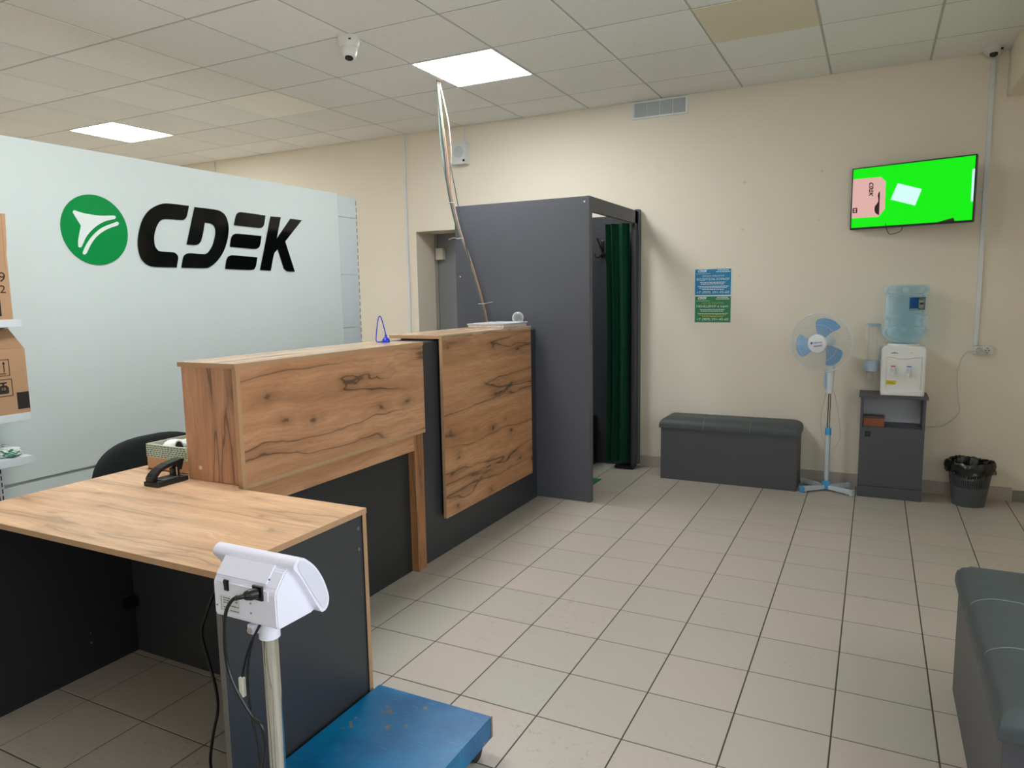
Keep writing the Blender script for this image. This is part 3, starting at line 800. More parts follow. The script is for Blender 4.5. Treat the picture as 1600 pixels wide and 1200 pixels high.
obj('signal_cord', TU([(-1.228, 1.13, .708), (-1.246, 1.115, .66), (-1.266, 1.112, .589), (-1.271, 1.112, .525), (-1.264, 1.112, .462), (-1.252, 1.112, .40), (-1.245, 1.115, .25), (-1.24, 1.12, .09)], .003, n=8), M_BLACK, sca, smooth=True)
obj('connector', B((-1.295, 1.106, .512), (-1.281, 1.117, .560), .003), plain('ivory_plastic', '#d9d6c8', .5), sca)
o = obj('hanging_cord', TU([(-1.60, 1.40, .725), (-1.63, 1.37, .66), (-1.65, 1.35, .61), (-1.693, 1.35, .534), (-1.718, 1.35, .47), (-1.699, 1.35, .395), (-1.675, 1.35, .31), (-1.674, 1.35, .241), (-1.702, 1.35, .153), (-1.722, 1.35, .064), (-1.70, 1.34, .012), (-1.62, 1.28, .006), (-1.5, 1.10, .006), (-1.4, .9, .006)], .0045, n=8), M_BLACK, smooth=True)
tag(o, 'black cord hanging under the desk down to the tiles', 'cord')

# ------------------------------------------------------------------ things on the desk and behind it
pu = thing('hole_punch', 'black metal hole punch on the desk at the counter end', 'hole punch', (-2.372, 1.757, .75))
obj('base', B((-2.414, 1.695, .7505), (-2.334, 1.829, .768), .004), M_BLACK, pu)
obj('paper_tray', B((-2.407, 1.727, .768), (-2.347, 1.797, .771), .001), plain('tray_grey', '#4a4b4d', .4), pu)
hp = obj('lever', PR([(1.700, .766), (1.716, .766), (1.722, .785), (1.735, .798), (1.756, .806), (1.800, .814), (1.818, .790), (1.826, .790), (1.838, .829), (1.828, .831), (1.770, .823), (1.738, .813), (1.712, .796), (1.700, .780)], 'X', -2.407, -2.365), M_BLACK, pu)
for y_ in (1.709, 1.809): obj('punch_block', B((-2.402, y_-.012, .768), (-2.372, y_+.012, .798 if y_ > 1.8 else .784), .003), M_BLACK, pu)
obj('pin', CY((-2.362, 1.800, .770), (-2.362, 1.800, .806), .003, n=10), M_CHROME, pu)

M_KRAFT = plain('kraft_board', '#cda27c', .8, var=.05, scale=12)
M_CARD = plain('cardboard', '#b28c6a', .85, var=.05, scale=8, bump=.1, bscale=120)
M_BAND = plain('pale_tape', '#d3d5c5', .6, var=.03)
M_BINK = plain('green_tape_print', '#4f8f80', .6, var=.2, scale=60)
bx_ = thing('cardboard_tray', 'small open kraft box with green printed tape on the desk', 'box', (-2.53, 1.98, .75))
x0_, x1_, y0_, y1_ = -2.645, -2.40, 1.884, 2.09
for nm, lo, hi in (('front_wall', (x0_, y0_), (x1_, y0_+.004)), ('back_wall', (x0_, y1_-.004), (x1_, y1_)), ('left_wall', (x0_, y0_+.004), (x0_+.004, y1_-.004)), ('right_wall', (x1_-.004, y0_+.004), (x1_, y1_-.004))):
    w = obj(nm, B((*lo, .7505), (*hi, .855)), M_KRAFT, bx_)
    obj('printed_tape', B((lo[0]-.0008, lo[1]-.0008, .803), (hi[0]+.0008, hi[1]+.0008, .857)), M_BAND, w)
bm = bmesh.new(); rg = random.Random(5)
for r_ in range(6):
    x_ = x0_+.004
    while x_ < x1_-.012:
        l_ = rg.uniform(.008, .016); box(bm, (x_, y0_-.0014, .806+r_*.0084), (min(x_+l_, x1_-.002), y0_-.0008, .8105+r_*.0084)); x_ += l_+.006
obj('tape_print', bm, M_BINK, bx_)
obj('bottom', B((x0_, y0_, .7505), (x1_, y1_, .754)), M_KRAFT, bx_)
M_PAPER = plain('white_paper', '#dfe3dc', .7, var=.04, scale=15)
rl = thing('label_roll', 'white paper roll with black core standing in the kraft box', 'roll', (-2.47, 1.945, .80))
ax = Matrix.Translation((-2.468, 1.912, .853)) @ Matrix.Rotation(math.radians(90), 4, 'X')
obj('paper', LA([(.022, -.05), (.028, -.05), (.028, .01), (.022, .01), (.022, -.05)], n=28), M_PAPER, rl, smooth=True, xf=ax)
obj('core', LA([(0, -.045), (.0222, -.045), (.0222, .011), (0, .011)], n=28), M_BLACK, rl, smooth=True, xf=ax)
bm = bmesh.new(); bmesh.ops.create_icosphere(bm, subdivisions=3, radius=1)
for v in bm.verts:
    v.co = Vector((v.co.x*.048, v.co.y*.055, v.co.z*.03))*(1+.12*math.sin(v.co.x*7+v.co.z*5))
bmesh.ops.translate(bm, vec=(-2.565, 1.96, .835), verts=bm.verts)
tag(obj('paper_pouch', bm, M_PAPER, smooth=True), 'crumpled white pouch inside the kraft box', 'pouch')

# office chair
ch = thing('office_chair', 'black office chair behind the reception desk', 'chair', (-2.92, 2.22, 0))
M_FAB = plain('black_fabric', '#15181b', .85, var=.1, scale=40, bump=.2, bscale=300)
def rrect(cx, cz, w, h_, r, n=10, pw=1.):
    out = []
    for sx, sz, a0 in ((1, 1, 0), (-1, 1, 90), (-1, -1, 180), (1, -1, 270)):
        for k in range(n+1):
            a = math.radians(a0+90*k/n)
            out.append((cx+sx*(w/2-r)+r*math.cos(a), cz+sz*(h_/2-r)+r*math.sin(a)))
    return out
bm = bmesh.new(); bmesh.ops.create_uvsphere(bm, u_segments=48, v_segments=24, radius=1)
def spw(v, e): return math.copysign(abs(v)**e, v)
for v in bm.verts:
    x_, y_, z_ = v.co
    a_ = math.atan2(z_, y_); rr = math.hypot(y_, z_)
    v.co = Vector((-3.03+.035*spw(x_, .6)+.30*(rr*spw(math.cos(a_), .75)*.31)**2, 2.175+.31*rr*spw(math.cos(a_), .75), .60+.212*rr*spw(math.sin(a_), .75)))
obj('backrest', bm, M_FAB, ch, smooth=True)
bm = bmesh.new(); prism(bm, rrect(-2.79, 2.17, .44, .46, .12), 'Z', .43, .49)
bmesh.ops.bevel(bm, geom=[e for e in bm.edges if abs((e.verts[0].co-e.verts[1].co).z) < 1e-4], offset=.02, segments=3, affect='EDGES')
obj('seat', bm, M_FAB, ch, smooth=True)
obj('back_bracket', TU([(-2.85, 2.17, .425), (-3.0, 2.17, .42), (-3.07, 2.17, .50), (-3.055, 2.17, .62)], .018), M_BLACK, ch)
obj('gas_lift', CY((-2.79, 2.17, .08), (-2.79, 2.17, .43), .025), M_BLACK, ch, smooth=True)
for k in range(5):
    a = 2*math.pi*k/5+.3
    e_ = (-2.79+.27*math.cos(a), 2.17+.27*math.sin(a))
    lg_ = obj('base_arm', TU([(-2.79, 2.17, .10), (*e_, .065)], .016, k=1), M_BLACK, ch)
    obj('castor', CY((e_[0]-.012, e_[1], .026), (e_[0]+.012, e_[1], .026), .025, n=16), M_BLACK, lg_)

# shelf rack against the partition
rk = thing('shelf_rack', 'white metal wall shelving with parcels on the partition', 'shelving', (-3.75, 1.4, 0))
M_SHELF = plain('white_steel', '#d4d8dc', .4, var=.02)
for z_ in (1.348, .904, .693):
    s_ = obj('shelf', B((-3.885, .55, z_-.004), (-3.602, 1.972, z_+.012)), M_SHELF, rk)
    obj('shelf_lip', B((-3.606, .55, z_-.022), (-3.600, 1.974, z_+.014), .001), M_SHELF, s_)
    obj('shelf_bracket', PR([(-3.885, z_-.06), (-3.885, z_-.004), (-3.615, z_-.004), (-3.615, z_-.02)], 'Y', 1.936, 1.940), M_SHELF, s_)
for y_ in (.70, 1.945):
    u = obj('upright', B((-3.899, y_-.018, 0), (-3.872, y_+.018, 2.0)), M_SHELF, rk)
    bm = bmesh.new()
    for k in range(56):
        z_ = .08+k*.034
        for d_ in (-.008, .008): box(bm, (-3.8722, y_+d_-.0025, z_), (-3.8714, y_+d_+.0025, z_+.022))
    obj('slot_row', bm, M_BLACK, u)

M_CINK = plain('black_print', '#221a14', .7)
def cardbox(name, label, lo, hi):
    t = thing(name, label, 'box', ((lo[0]+hi[0])/2, (lo[1]+hi[1])/2, lo[2]), 'cardboard boxes on the shelf rack')
    obj('body', B(lo, hi, .003), M_CARD, t)
    return t
ub = cardbox('cardboard_box', 'tall brown cardboard box on the top shelf of the rack', (-3.86, 1.45, 1.3605), (-3.602, 1.942, 1.845))
obj('side_flap', PR([(1.930, 1.60), (1.945, 1.70), (1.952, 1.847), (1.935, 1.847)], 'X', -3.70, -3.60), M_CARD, ub)
FX_ = -3.6012
text('printed_code', '9', M_CINK, ub, (FX_, 1.910, 1.535), (0, 1, 0), (0, 0, 1), .030, .045, extrude=.0006)
text('printed_code', '2', M_CINK, ub, (FX_, 1.908, 1.485), (0, 1, 0), (0, 0, 1), .026, .035, extrude=.0006)
obj('printed_block', B((FX_-.001, 1.80, 1.378), (FX_+.0004, 1.893, 1.455)), M_CINK, ub)
mb = cardbox('cardboard_box', 'wide brown cardboard box with handling symbols on the middle shelf', (-3.86, 1.30, .9165), (-3.602, 1.978, 1.225))
bm = bmesh.new()
v = [bm.verts.new(p_) for p_ in ((-3.604, 1.30, 1.226), (-3.604, 1.976, 1.226), (-3.68, 1.955, 1.318), (-3.68, 1.32, 1.318))]
bm.faces.new(v); bmesh.ops.solidify(bm, geom=list(bm.faces), thickness=.004)
obj('top_flap', bm, plain('cardboard_inner', '#c6a07a', .85, var=.05, scale=8), mb)
def outline(bm, y0, y1, z0, z1, w):
    for lo, hi in (((y0, z0), (y1, z0+w)), ((y0, z1-w), (y1, z1)), ((y0, z0+w), (y0+w, z1-w)), ((y1-w, z0+w), (y1, z1-w))):
        box(bm, (FX_-.001, lo[0], lo[1]), (FX_+.0003, hi[0], hi[1]))
bm = bmesh.new(); outline(bm, 1.83, 1.902, 1.10, 1.178, .003)
for y_ in (1.852, 1.878):
    box(bm, (FX_-.001, y_-.002, 1.118), (FX_+.0003, y_+.002, 1.165))
    prism(bm, [(y_-.007, 1.156), (y_+.007, 1.156), (y_, 1.169)], 'X', FX_-.001, FX_+.0003)
box(bm, (FX_-.001, 1.845, 1.110), (FX_+.0003, 1.885, 1.114))
obj('this_way_up_symbol', bm, M_CINK, mb)
bm = bmesh.new(); outline(bm, 1.83, 1.907, 1.005, 1.086, .003)
prism(bm, [(1.850, 1.018), (1.886, 1.018), (1.890, 1.024), (1.890, 1.046), (1.882, 1.056), (1.872, 1.058), (1.872, 1.064), (1.884, 1.066), (1.884, 1.072), (1.852, 1.072), (1.852, 1.066), (1.864, 1.064), (1.864, 1.058), (1.853, 1.056), (1.846, 1.046), (1.846, 1.024)], 'X', FX_-.001, FX_+.0003)
obj('weight_symbol', bm, M_CINK, mb)
text('printed_weight', '10', M_CARD, mb, (FX_, 1.868, 1.034), (0, 1, 0), (0, 0, 1), .016, .014, extrude=.0009)
obj('printed_block', B((FX_-.001, 1.922, .938), (FX_+.0003, 1.976, 1.018)), M_CINK, mb)

def bag_mat():
    m, nt, b = new_mat('printed_polybag')
    ge = N(nt, 'ShaderNodeTexCoord')
    n = N(nt, 'ShaderNodeTexNoise'); n.inputs['Scale'].default_value = 18; n.inputs['Detail'].default_value = 1
    L(nt, ge.outputs['Object'], n.inputs['Vector'])
    L(nt, ramp(nt, n.outputs['Fac'], [(.56, lin('#dfe4df')), (.60, lin('#2f8d5e')), (.66, lin('#3b7f63')), (.70, lin('#dfe4df'))]), b.inputs['Base Color'])
    b.inputs['Roughness'].default_value = .25
    return m
M_BAG = bag_mat()
for q, (y_, s_, lb_) in enumerate(((1.90, .062, 'white courier bag with green print at the end of the lowest shelf'), (1.755, .064, 'white courier bag with green print behind the end bag on the lowest shelf'), (1.60, .066, 'white courier bag with green print farther along the lowest shelf'))):
    bm = bmesh.new(); bmesh.ops.create_icosphere(bm, subdivisions=4, radius=1)
    rg = random.Random(q+4); ph = [rg.uniform(0, 6) for _ in range(4)]
    for v in bm.verts:
        d = 1+.10*math.sin(v.co.x*6+ph[0])*math.sin(v.co.y*5+ph[1])+.06*math.sin(v.co.z*13+v.co.y*9+ph[2])
        v.co = Vector((v.co.x*.11*d, v.co.y*s_*d, max(v.co.z, -.55)*.034*d))
    zmin = min(v.co.z for v in bm.verts)
    bmesh.ops.translate(bm, vec=(-3.74, y_, .7055-zmin), verts=bm.verts)
    tag(obj('courier_bag', bm, M_BAG, smooth=True), lb_, 'parcel', 'courier bags on the lowest shelf')

# ------------------------------------------------------------------ things on the counters
M_PEN = plain('blue_plastic', '#1f34c4', .3, var=.02)
pn = thing('pen_stand', 'blue desk pen with loop cord on its round stand on the counter', 'pen', (-2.235, 2.96, 1.205))
obj('stand', LA([(0, 0), (.020, 0), (.021, .006), (.018, .016), (.010, .024), (.006, .028), (.006, .038), (.004, .040), (0, .040)], c=(-2.225, 2.965, 1.2055), n=28), M_PEN, pn, smooth=True)
obj('loop_cord', TU([(-2.232, 2.960, 1.2105), (-2.250, 2.935, 1.209), (-2.258, 2.928, 1.217), (-2.257, 2.932, 1.26), (-2.251, 2.940, 1.32), (-2.246, 2.946, 1.338), (-2.240, 2.952, 1.33), (-2.231, 2.961, 1.28), (-2.225, 2.965, 1.244)], .0028, n=8), M_PEN, pn, smooth=True)
pk = thing('wrapped_tray', 'flat white film-wrapped tray on top of the taller counter', 'tray', (-2.21, 4.17, 1.225))
obj('tray', B((-2.345, 4.00, 1.2255), (-2.085, 4.335, 1.245), .004), plain('tray_print', '#c9bdb8', .5, var=.35, scale=60), pk)
bm = B((-2.350, 3.995, 1.2455), (-2.080, 4.340, 1.252), .002)
bmesh.ops.subdivide_edges(bm, edges=list(bm.edges), cuts=6, use_grid_fill=True)
rg = random.Random(2)
for v in bm.verts: v.co.z += rg.uniform(-.0012, .0022) if v.co.z > 1.247 else 0
obj('film', bm, plain('white_film_wrap', '#e2e4e2', .15, var=.05, scale=30), pk)
M_CLEAR = clear_mat('clear_plastic', (.96, .97, .98), .07, .04)
dm = obj('clear_dome', LA([(.030, 0), (.034, .006), (.038, .02), (.037, .036), (.030, .052), (.018, .062), (0, .066)], c=(-2.125, 4.285, 1.2545), n=32), M_CLEAR, smooth=True)
tag(dm, 'clear plastic dome cup on the wrapped tray', 'cup')

# cable bundle from the ceiling
cb = thing('cable_bundle', 'loose bundle of grey, white and copper cables hanging from the ceiling', 'cables', (-2.46, 4.42, .75))
def cab_(name, pts, r, col): return obj(name, TU(pts, r, n=8), plain('sheath_'+col.strip('#'), col, .45, var=.05, scale=30), cb, smooth=True)
A1 = [(-2.78, 4.42, 2.930), (-2.783, 4.42, 2.691), (-2.775, 4.42, 2.473), (-2.744, 4.42, 2.274), (-2.707, 4.42, 2.116), (-2.651, 4.42, 1.892), (-2.568, 4.42, 1.666), (-2.497, 4.42, 1.44), (-2.455, 4.43, 1.247), (-2.43, 4.44, 1.0), (-2.42, 4.44, .76)]
A2 = [(-2.775, 4.42, 2.930), (-2.733, 4.42, 2.75), (-2.706, 4.42, 2.617), (-2.692, 4.42, 2.421), (-2.703, 4.42, 2.292), (-2.691, 4.42, 2.115), (-2.635, 4.42, 1.891), (-2.553, 4.42, 1.665), (-2.486, 4.42, 1.44), (-2.440, 4.43, 1.247), (-2.41, 4.44, 1.0), (-2.40, 4.44, .76)]
A3 = [(-2.78, 4.42, 2.930), (-2.762, 4.425, 2.689), (-2.734, 4.425, 2.426), (-2.724, 4.425, 2.25), (-2.698, 4.43, 2.08), (-2.641, 4.43, 1.869), (-2.558, 4.43, 1.656), (-2.487, 4.43, 1.431), (-2.447, 4.435, 1.247), (-2.42, 4.445, 1.0), (-2.41, 4.445, .76)]
def sh_(p_, dx, dy=0.): return [(a+dx*math.sin(min(1, (2.93-c)/.5)*math.pi/2), b_+dy, c) for a, b_, c in p_]
cab_('cable', A1, .0055, '#7d8b86'); cab_('cable', A2, .005, '#9a8a7e'); cab_('cable', A3, .005, '#7b8683')
cab_('cable', sh_(A3, -.011, -.010), .0045, '#58645f'); cab_('cable', sh_(A3, .010, -.012), .0045, '#a87355')
cab_('cable', sh_(A1, .012, .010), .0045, '#6f7a78'); cab_('cable', sh_(A3, .004, -.020), .004, '#5f6d68')
cab_('cable', sh_(A3, -.004, -.017), .004, '#4a5052')
cab_('cable', [(-2.70, 4.415, 2.36), (-2.671, 4.40, 2.25), (-2.652, 4.40, 2.154), (-2.62, 4.40, 1.977), (-2.585, 4.40, 1.80), (-2.55, 4.41, 1.66)], .0035, '#3b3c3d')
for a, b_, z_ in ((-2.77, -2.675, 2.085), (-2.715, -2.609, 1.835), (-2.467, -2.369, 1.375)):
    c_ = {2.085: -2.70, 1.835: -2.635, 1.375: -2.475}[z_]
    zt = obj('zip_tie', TU([(c_+.022*math.cos(t), 4.421+.022*math.sin(t), z_) for t in [k*2*math.pi/12 for k in range(12)]], .0022, n=6, k=2, closed=True), M_CABLEW, cb)
    far = a if abs(a-c_) > abs(b_-c_) else b_
    obj('tie_tail', TU([(c_+(.02 if far > c_ else -.02), 4.405, z_), ((far+c_)/2, 4.395, z_+.004), (far, 4.39, z_+(.012 if far > c_ else -.006))], .0014, n=5), M_CABLEW, zt)

# ------------------------------------------------------------------ wall fittings
def trunk(label, lo, hi):
    o = obj('cable_trunking', B(lo, hi, .002), M_TRUNK); tag(o, label, 'cable trunking', 'white cable trunking on the back wall'); return o
trunk('white vertical cable trunking beside the doorway recess', (-3.972, WY-.012, 0.0), (-3.948, WY-.0002, CZ-.004))
trunk('white vertical cable trunking on the back wall above the logo partition', (-6.46, WY-.012, 0.0), (-6.436, WY-.0002, CZ-.004))
trunk('white trunking running from the corner camera down to the socket', (.598, WY-.016, 1.045), (.624, WY-.0002, CZ-.004))
trunk('short white trunking branch from the long trunking to the television', (.46, WY-.012, 2.050), (.598, WY-.0002, 2.076))
trunk('short white trunking from the ceiling to the wall speaker', (-3.315, WY-.008, 2.772), (-3.303, WY-.0002, CZ-.004))
spk = thing('wall_speaker', 'small white box speaker high on the back wall', 'speaker', (-3.33, WY, 2.58))
obj('cabinet', B((-3.405, WY-.075, 2.585), (-3.262, WY, 2.77), .006), plain('speaker_white', '#d7dbda', .45, var=.02), spk)
obj('grille', CY((-3.335, WY-.0752, 2.69), (-3.335, WY-.078, 2.69), .05, n=40), plain('speaker_grille', '#c3c9c9', .6, bump=.8, bscale=500), spk)
obj('badge', B((-3.292, WY-.0775, 2.603), (-3.272, WY-.075, 2.623)), M_BLACK, spk)

vt = thing('vent_grille', 'white louvred vent grille under the ceiling on the back wall', 'vent', (-1.555, WY, 2.785))
va, vb, za, zb = -1.774, -1.336, 2.785, 2.914
for nm, lo, hi in (('frame_side', (va, za), (vb, za+.012)), ('frame_side', (va, zb-.012), (vb, zb)), ('frame_side', (va, za+.012), (va+.014, zb-.012)), ('frame_side', (vb-.014, za+.012), (vb, zb-.012))):
    obj(nm, B((lo[0], WY-.016, lo[1]), (hi[0], WY-.0002, hi[1]), .001), plain('vent_white', '#e6e8e8', .5, var=.02), vt)
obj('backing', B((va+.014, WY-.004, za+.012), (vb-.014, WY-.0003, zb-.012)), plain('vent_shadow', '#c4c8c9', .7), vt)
w4 = (vb-va-.028)/4
for k in range(4):
    xa = va+.014+k*w4
    gp = obj('louvre_panel', B((xa+.001, WY-.013, za+.012), (xa+.006, WY-.004, zb-.012)), plain('vent_white', '#e6e8e8', .5), vt)
    bm = bmesh.new()
    for j in range(17):
        z_ = za+.015+j*.0060
        prism(bm, [(WY-.012, z_), (WY-.004, z_+.0035), (WY-.004, z_+.0050), (WY-.012, z_+.0015)], 'X', xa+.006, xa+w4-.001)
    obj('louvres', bm, plain('vent_slat', '#dfe1e1', .5), gp)

# cameras
M_CAMW = plain('camera_white', '#d9d7d2', .35, var=.02)
c1 = thing('security_camera', 'white turret security camera hanging from the middle of the ceiling', 'camera', (-2.763, 3.444, CZ), 'ceiling security cameras')
obj('mount', LA([(0, 0), (.062, 0), (.063, -.010), (.060, -.030), (.054, -.052), (.050, -.058), (0, -.058)], c=(-2.763, 3.444, CZ), n=36), M_CAMW, c1, smooth=True)
CBM = Matrix.Translation((-2.763, 3.444, CZ-.066)) @ Matrix.Rotation(math.radians(-20), 4, Vector((.88, .45, 0)))
ball = obj('ball', LA([(0, .048), (.02, .044), (.038, .030), (.046, .010), (.047, -.010), (.043, -.035), (.036, -.052), (.028, -.058), (0, -.058)], n=36), M_CAMW, c1, smooth=True, xf=CBM)
obj('lens', LA([(0, -.056), (.024, -.0575), (.024, -.060), (.010, -.061), (0, -.059)], n=28), M_BLACK, ball, xf=CBM)
obj('badge', B((-2.735, 3.395, CZ-.032), (-2.715, 3.402, CZ-.024)), M_BLACK, c1)
c2 = thing('security_camera', 'small white dome camera in the ceiling corner at the top of the long trunking', 'camera', (.60, 5.57, CZ), 'ceiling security cameras')
obj('dome_housing', LA([(0, 0), (.058, 0), (.058, -.010), (.050, -.028), (.036, -.042), (.020, -.047), (0, -.048)], c=(.60, 5.585, CZ), n=32), M_CAMW, c2, smooth=True)
obj('lens', LA([(0, .0), (.024, .0), (.022, -.014), (.012, -.022), (0, -.024)], c=(.598, 5.562, CZ-.036), n=24), M_BLACK, c2, smooth=True)
obj('badge', B((.632, 5.535, CZ-.026), (.645, 5.548, CZ-.014)), M_BLACK, c2)

# television
SW_, SH_ = .735, .417
tvc = Vector((.177, 5.53, 2.052)); ang = math.radians(-14)
TVM = Matrix.Translation(tvc) @ Matrix.Rotation(ang, 4, 'Z')
tv = thing('television', 'flat television showing a green screen on a swivel wall bracket', 'television', (tvc.x, tvc.y, tvc.z-SH_/2))
obj('casing', B((-SW_/2, .004, -SH_/2), (SW_/2, .045, SH_/2), .004), M_BLACK, tv, xf=TVM)
bz_ = .008
for lo, hi in (((-SW_/2, -SH_/2), (SW_/2, -SH_/2+.012)), ((-SW_/2, SH_/2-bz_), (SW_/2, SH_/2)), ((-SW_/2, -SH_/2+.012), (-SW_/2+bz_, SH_/2-bz_)), ((SW_/2-bz_, -SH_/2+.012), (SW_/2, SH_/2-bz_))):
    obj('bezel', B((lo[0], -.003, lo[1]), (hi[0], .004, hi[1]), .001), plain('tv_bezel', '#1b1f1c', .25), tv, xf=TVM)
sx0, sx1, sz0, sz1 = -SW_/2+bz_, SW_/2-bz_, -SH_/2+.012, SH_/2-bz_
def suv(u, v): return (sx0+(sx1-sx0)*u, sz0+(sz1-sz0)*v)
scr = obj('screen', B((sx0, 0, sz0), (sx1, .004, sz1)), emit('screen_green', (.0, .86, .0), .56), tv, xf=TVM, label='bright green picture')
def flat(name, uvs, mat, d): return obj(name, PR([suv(*q) for q in uvs], 'Y', -d, 0), mat, scr, xf=TVM)
E_PINK = emit('screen_pink', '#dcaea6', .57); E_WHITE = emit('screen_white', '#d2fbf6', .57); E_DARK = emit('screen_dark', '#2c1418', .57)
flat('picture_parcel', [(0, .835), (.244, .827), (.29, .743), (.291, .279), (.24, .161), (0, .168)], E_PINK, .0003)
flat('picture_sheet', [(.392, .692), (.594, .557), (.545, .298), (.338, .433)], E_WHITE, .0003)
flat('picture_bar', [(.98, .794), (1, .794), (1, .29), (.982, .289)], E_WHITE, .0003)
flat('picture_wedge', [(.733, 0.), (.857, .054), (.868, 0.)], E_DARK, .0003)
flat('picture_curve', smooth_poly([(.243, .591), (.230, .555), (.226, .515), (.230, .47), (.231, .423), (.222, .385), (.208, .353), (.202, .315), (.203, .27), (.211, .232), (.225, .205), (.244, .186)], 4, 60), E_DARK, .0006)
flat('picture_square', [(.007, .342), (.048, .341), (.049, .256), (.007, .257)], E_DARK, .0006)
flat('picture_mark', [(.018, .325), (.038, .325), (.038, .305), (.018, .305)], E_PINK, .0009)
flat('picture_mark', [(.018, .292), (.038, .292), (.038, .272), (.018, .272)], E_PINK, .0009)
R3 = Matrix.Rotation(ang, 3, 'Z')
q = suv(.146, .75)
small_logo(scr, E_DARK, TVM @ Vector((q[0], -.0004, q[1])), R3 @ Vector((0, 0, -1)), R3 @ Vector((1, 0, 0)), .095)
for v_ in scr.children[-1].data.vertices: pass
obj('wall_bracket', B((.13, 5.57, 1.98), (.23, WY-.0005, 2.10), .004), M_BLACK, tv)
obj('cord', TU([(.04, 5.555, 1.87), (.045, 5.57, 1.842), (.061, 5.58, 1.806), (.075, 5.58, 1.798), (.099, 5.58, 1.803), (.133, 5.575, 1.816), (.142, 5.565, 1.845), (.14, 5.55, 1.87)], .0022, n=6), M_BLACK, tv)

# job posters
def poster(name, label, x0, x1, z0, z1, bg, head, sub, phone, accent):
    t = thing(name, label, 'poster', ((x0+x1)/2, WY, z0), 'recruitment posters on the back wall')
    sh = obj('sheet', B((x0, WY-.0016, z0), (x1, WY-.0002, z1)), plain('poster_white', '#cfdde0', .5, var=.01), t)
    e = .006
    obj('printed_ground', B((x0+e, WY-.0020, z0+(.002 if 'green' in label else .004)), (x1-(.004 if 'green' in label else .008), WY-.0016, z1-.005)), bg, sh)
    white = plain('poster_ink_white', '#e3ecee', .5, var=.01)
    y = WY-.0022; w = x1-x0; h_ = z1-z0
    R_, U_ = (1, 0, 0), (0, 0, 1)
    def P(u, v): return (x0+w*u, y, z0+h_*v)
    small_logo(t, white, P(.10, .865), R_, U_, w*.25)
    o_ = obj('printed_rule', B((x0+w*.05, y-.0002, z0+h_*.805), (x0+w*.43, y, z0+h_*.815)), white, t)
    ac = accent or white
    text('headline', head, ac, t, P(.5, .695), R_, U_, w*.58, h_*.055)
    text('job_title', sub, white, t, P(.5, .545), R_, U_, w*.86, h_*.105)
    text('phone_number', phone, white, t, P(.5, .055), R_, U_, w*.86, h_*.115)
    rg = random.Random(len(sub))
    bm = bmesh.new(); bm2 = bmesh.new()
    for k, (v_, a, b_) in enumerate(((.475, .16, .83), (.415, .18, .80), (.33, .10, .92), (.275, .13, .87), (.215, .22, .80), (.925, .62, .92), (.865, .58, .95))):
        u_ = a
        while u_ < b_:
            l_ = rg.uniform(.025, .07)
            tgt = bm2 if (accent and k in (3, 4)) else bm
            box(tgt, (x0+w*u_, y-.0002, z0+h_*v_), (x0+w*min(u_+l_, b_), y, z0+h_*(v_+.024)))
            u_ += l_+.012
    obj('fine_print', bm, white, t)
    if accent: obj('fine_print', bm2, ac, t)
    else: bm2.free()
    return t
poster('job_poster', 'upper job poster, blue with white lettering and a phone number', -1.268, -.982, 1.4005, 1.608, plain('poster_blue', '#1d7fae', .45, var=.03, scale=10), 'СРОЧНО ТРЕБУЕТСЯ', 'ВОДИТЕЛЬ-КУРЬЕР', '+7 (909) 391-43-60', None)
poster('job_poster', 'lower job poster, green with white and yellow lettering', -1.266, -.984, 1.192, 1.3995, plain('poster_green', '#2f8150', .45, var=.03, scale=10), 'СРОЧНО ТРЕБУЕТСЯ', 'МЕНЕДЖЕР в оφис', '+7 (909) 391-43-60', plain('poster_ink_yellow', '#b9bd4a', .5))

# socket and cooler lead
sk = thing('wall_socket', 'white double wall socket at the foot of the long trunking', 'socket', (.65, WY, .984))
obj('plate', B((.596, WY-.034, .984), (.706, WY-.0002, 1.042), .004), plain('socket_white', '#d9d8d2', .4, var=.02), sk)
obj('socket_well', CY((.676, WY-.0345, 1.013), (.676, WY-.030, 1.013), .021, n=28), plain('socket_inner', '#cfcec8', .5), sk)
for dx, dz in ((-.0095, 0), (.0095, 0), (0, .016), (0, -.016)): obj('socket_hole', CY((.676+dx, WY-.0352, 1.013+dz), (.676+dx, WY-.034, 1.013+dz), .0035, n=12), M_BLACK, sk)
pg = thing('cooler_lead', 'white mains lead plugged in the wall socket and looping behind the cabinet', 'cord', (.56, WY-.04, .47))
obj('plug', CY((.632, WY-.0345, 1.013), (.632, WY-.065, 1.013), .020, .017, n=24), plain('plug_grey', '#b9b8b2', .5), pg, smooth=True)
obj('lead', TU([(.618, 5.61, 1.012), (.59, 5.61, 1.010), (.558, 5.62, .995), (.528, 5.63, .934), (.518, 5.64, .825), (.529, 5.64, .694), (.541, 5.64, .606), (.518, 5.64, .552), (.457, 5.64, .494), (.395, 5.645, .477), (.350, 5.652, .476)], .0032, n=8), M_CABLEW, pg, smooth=True)

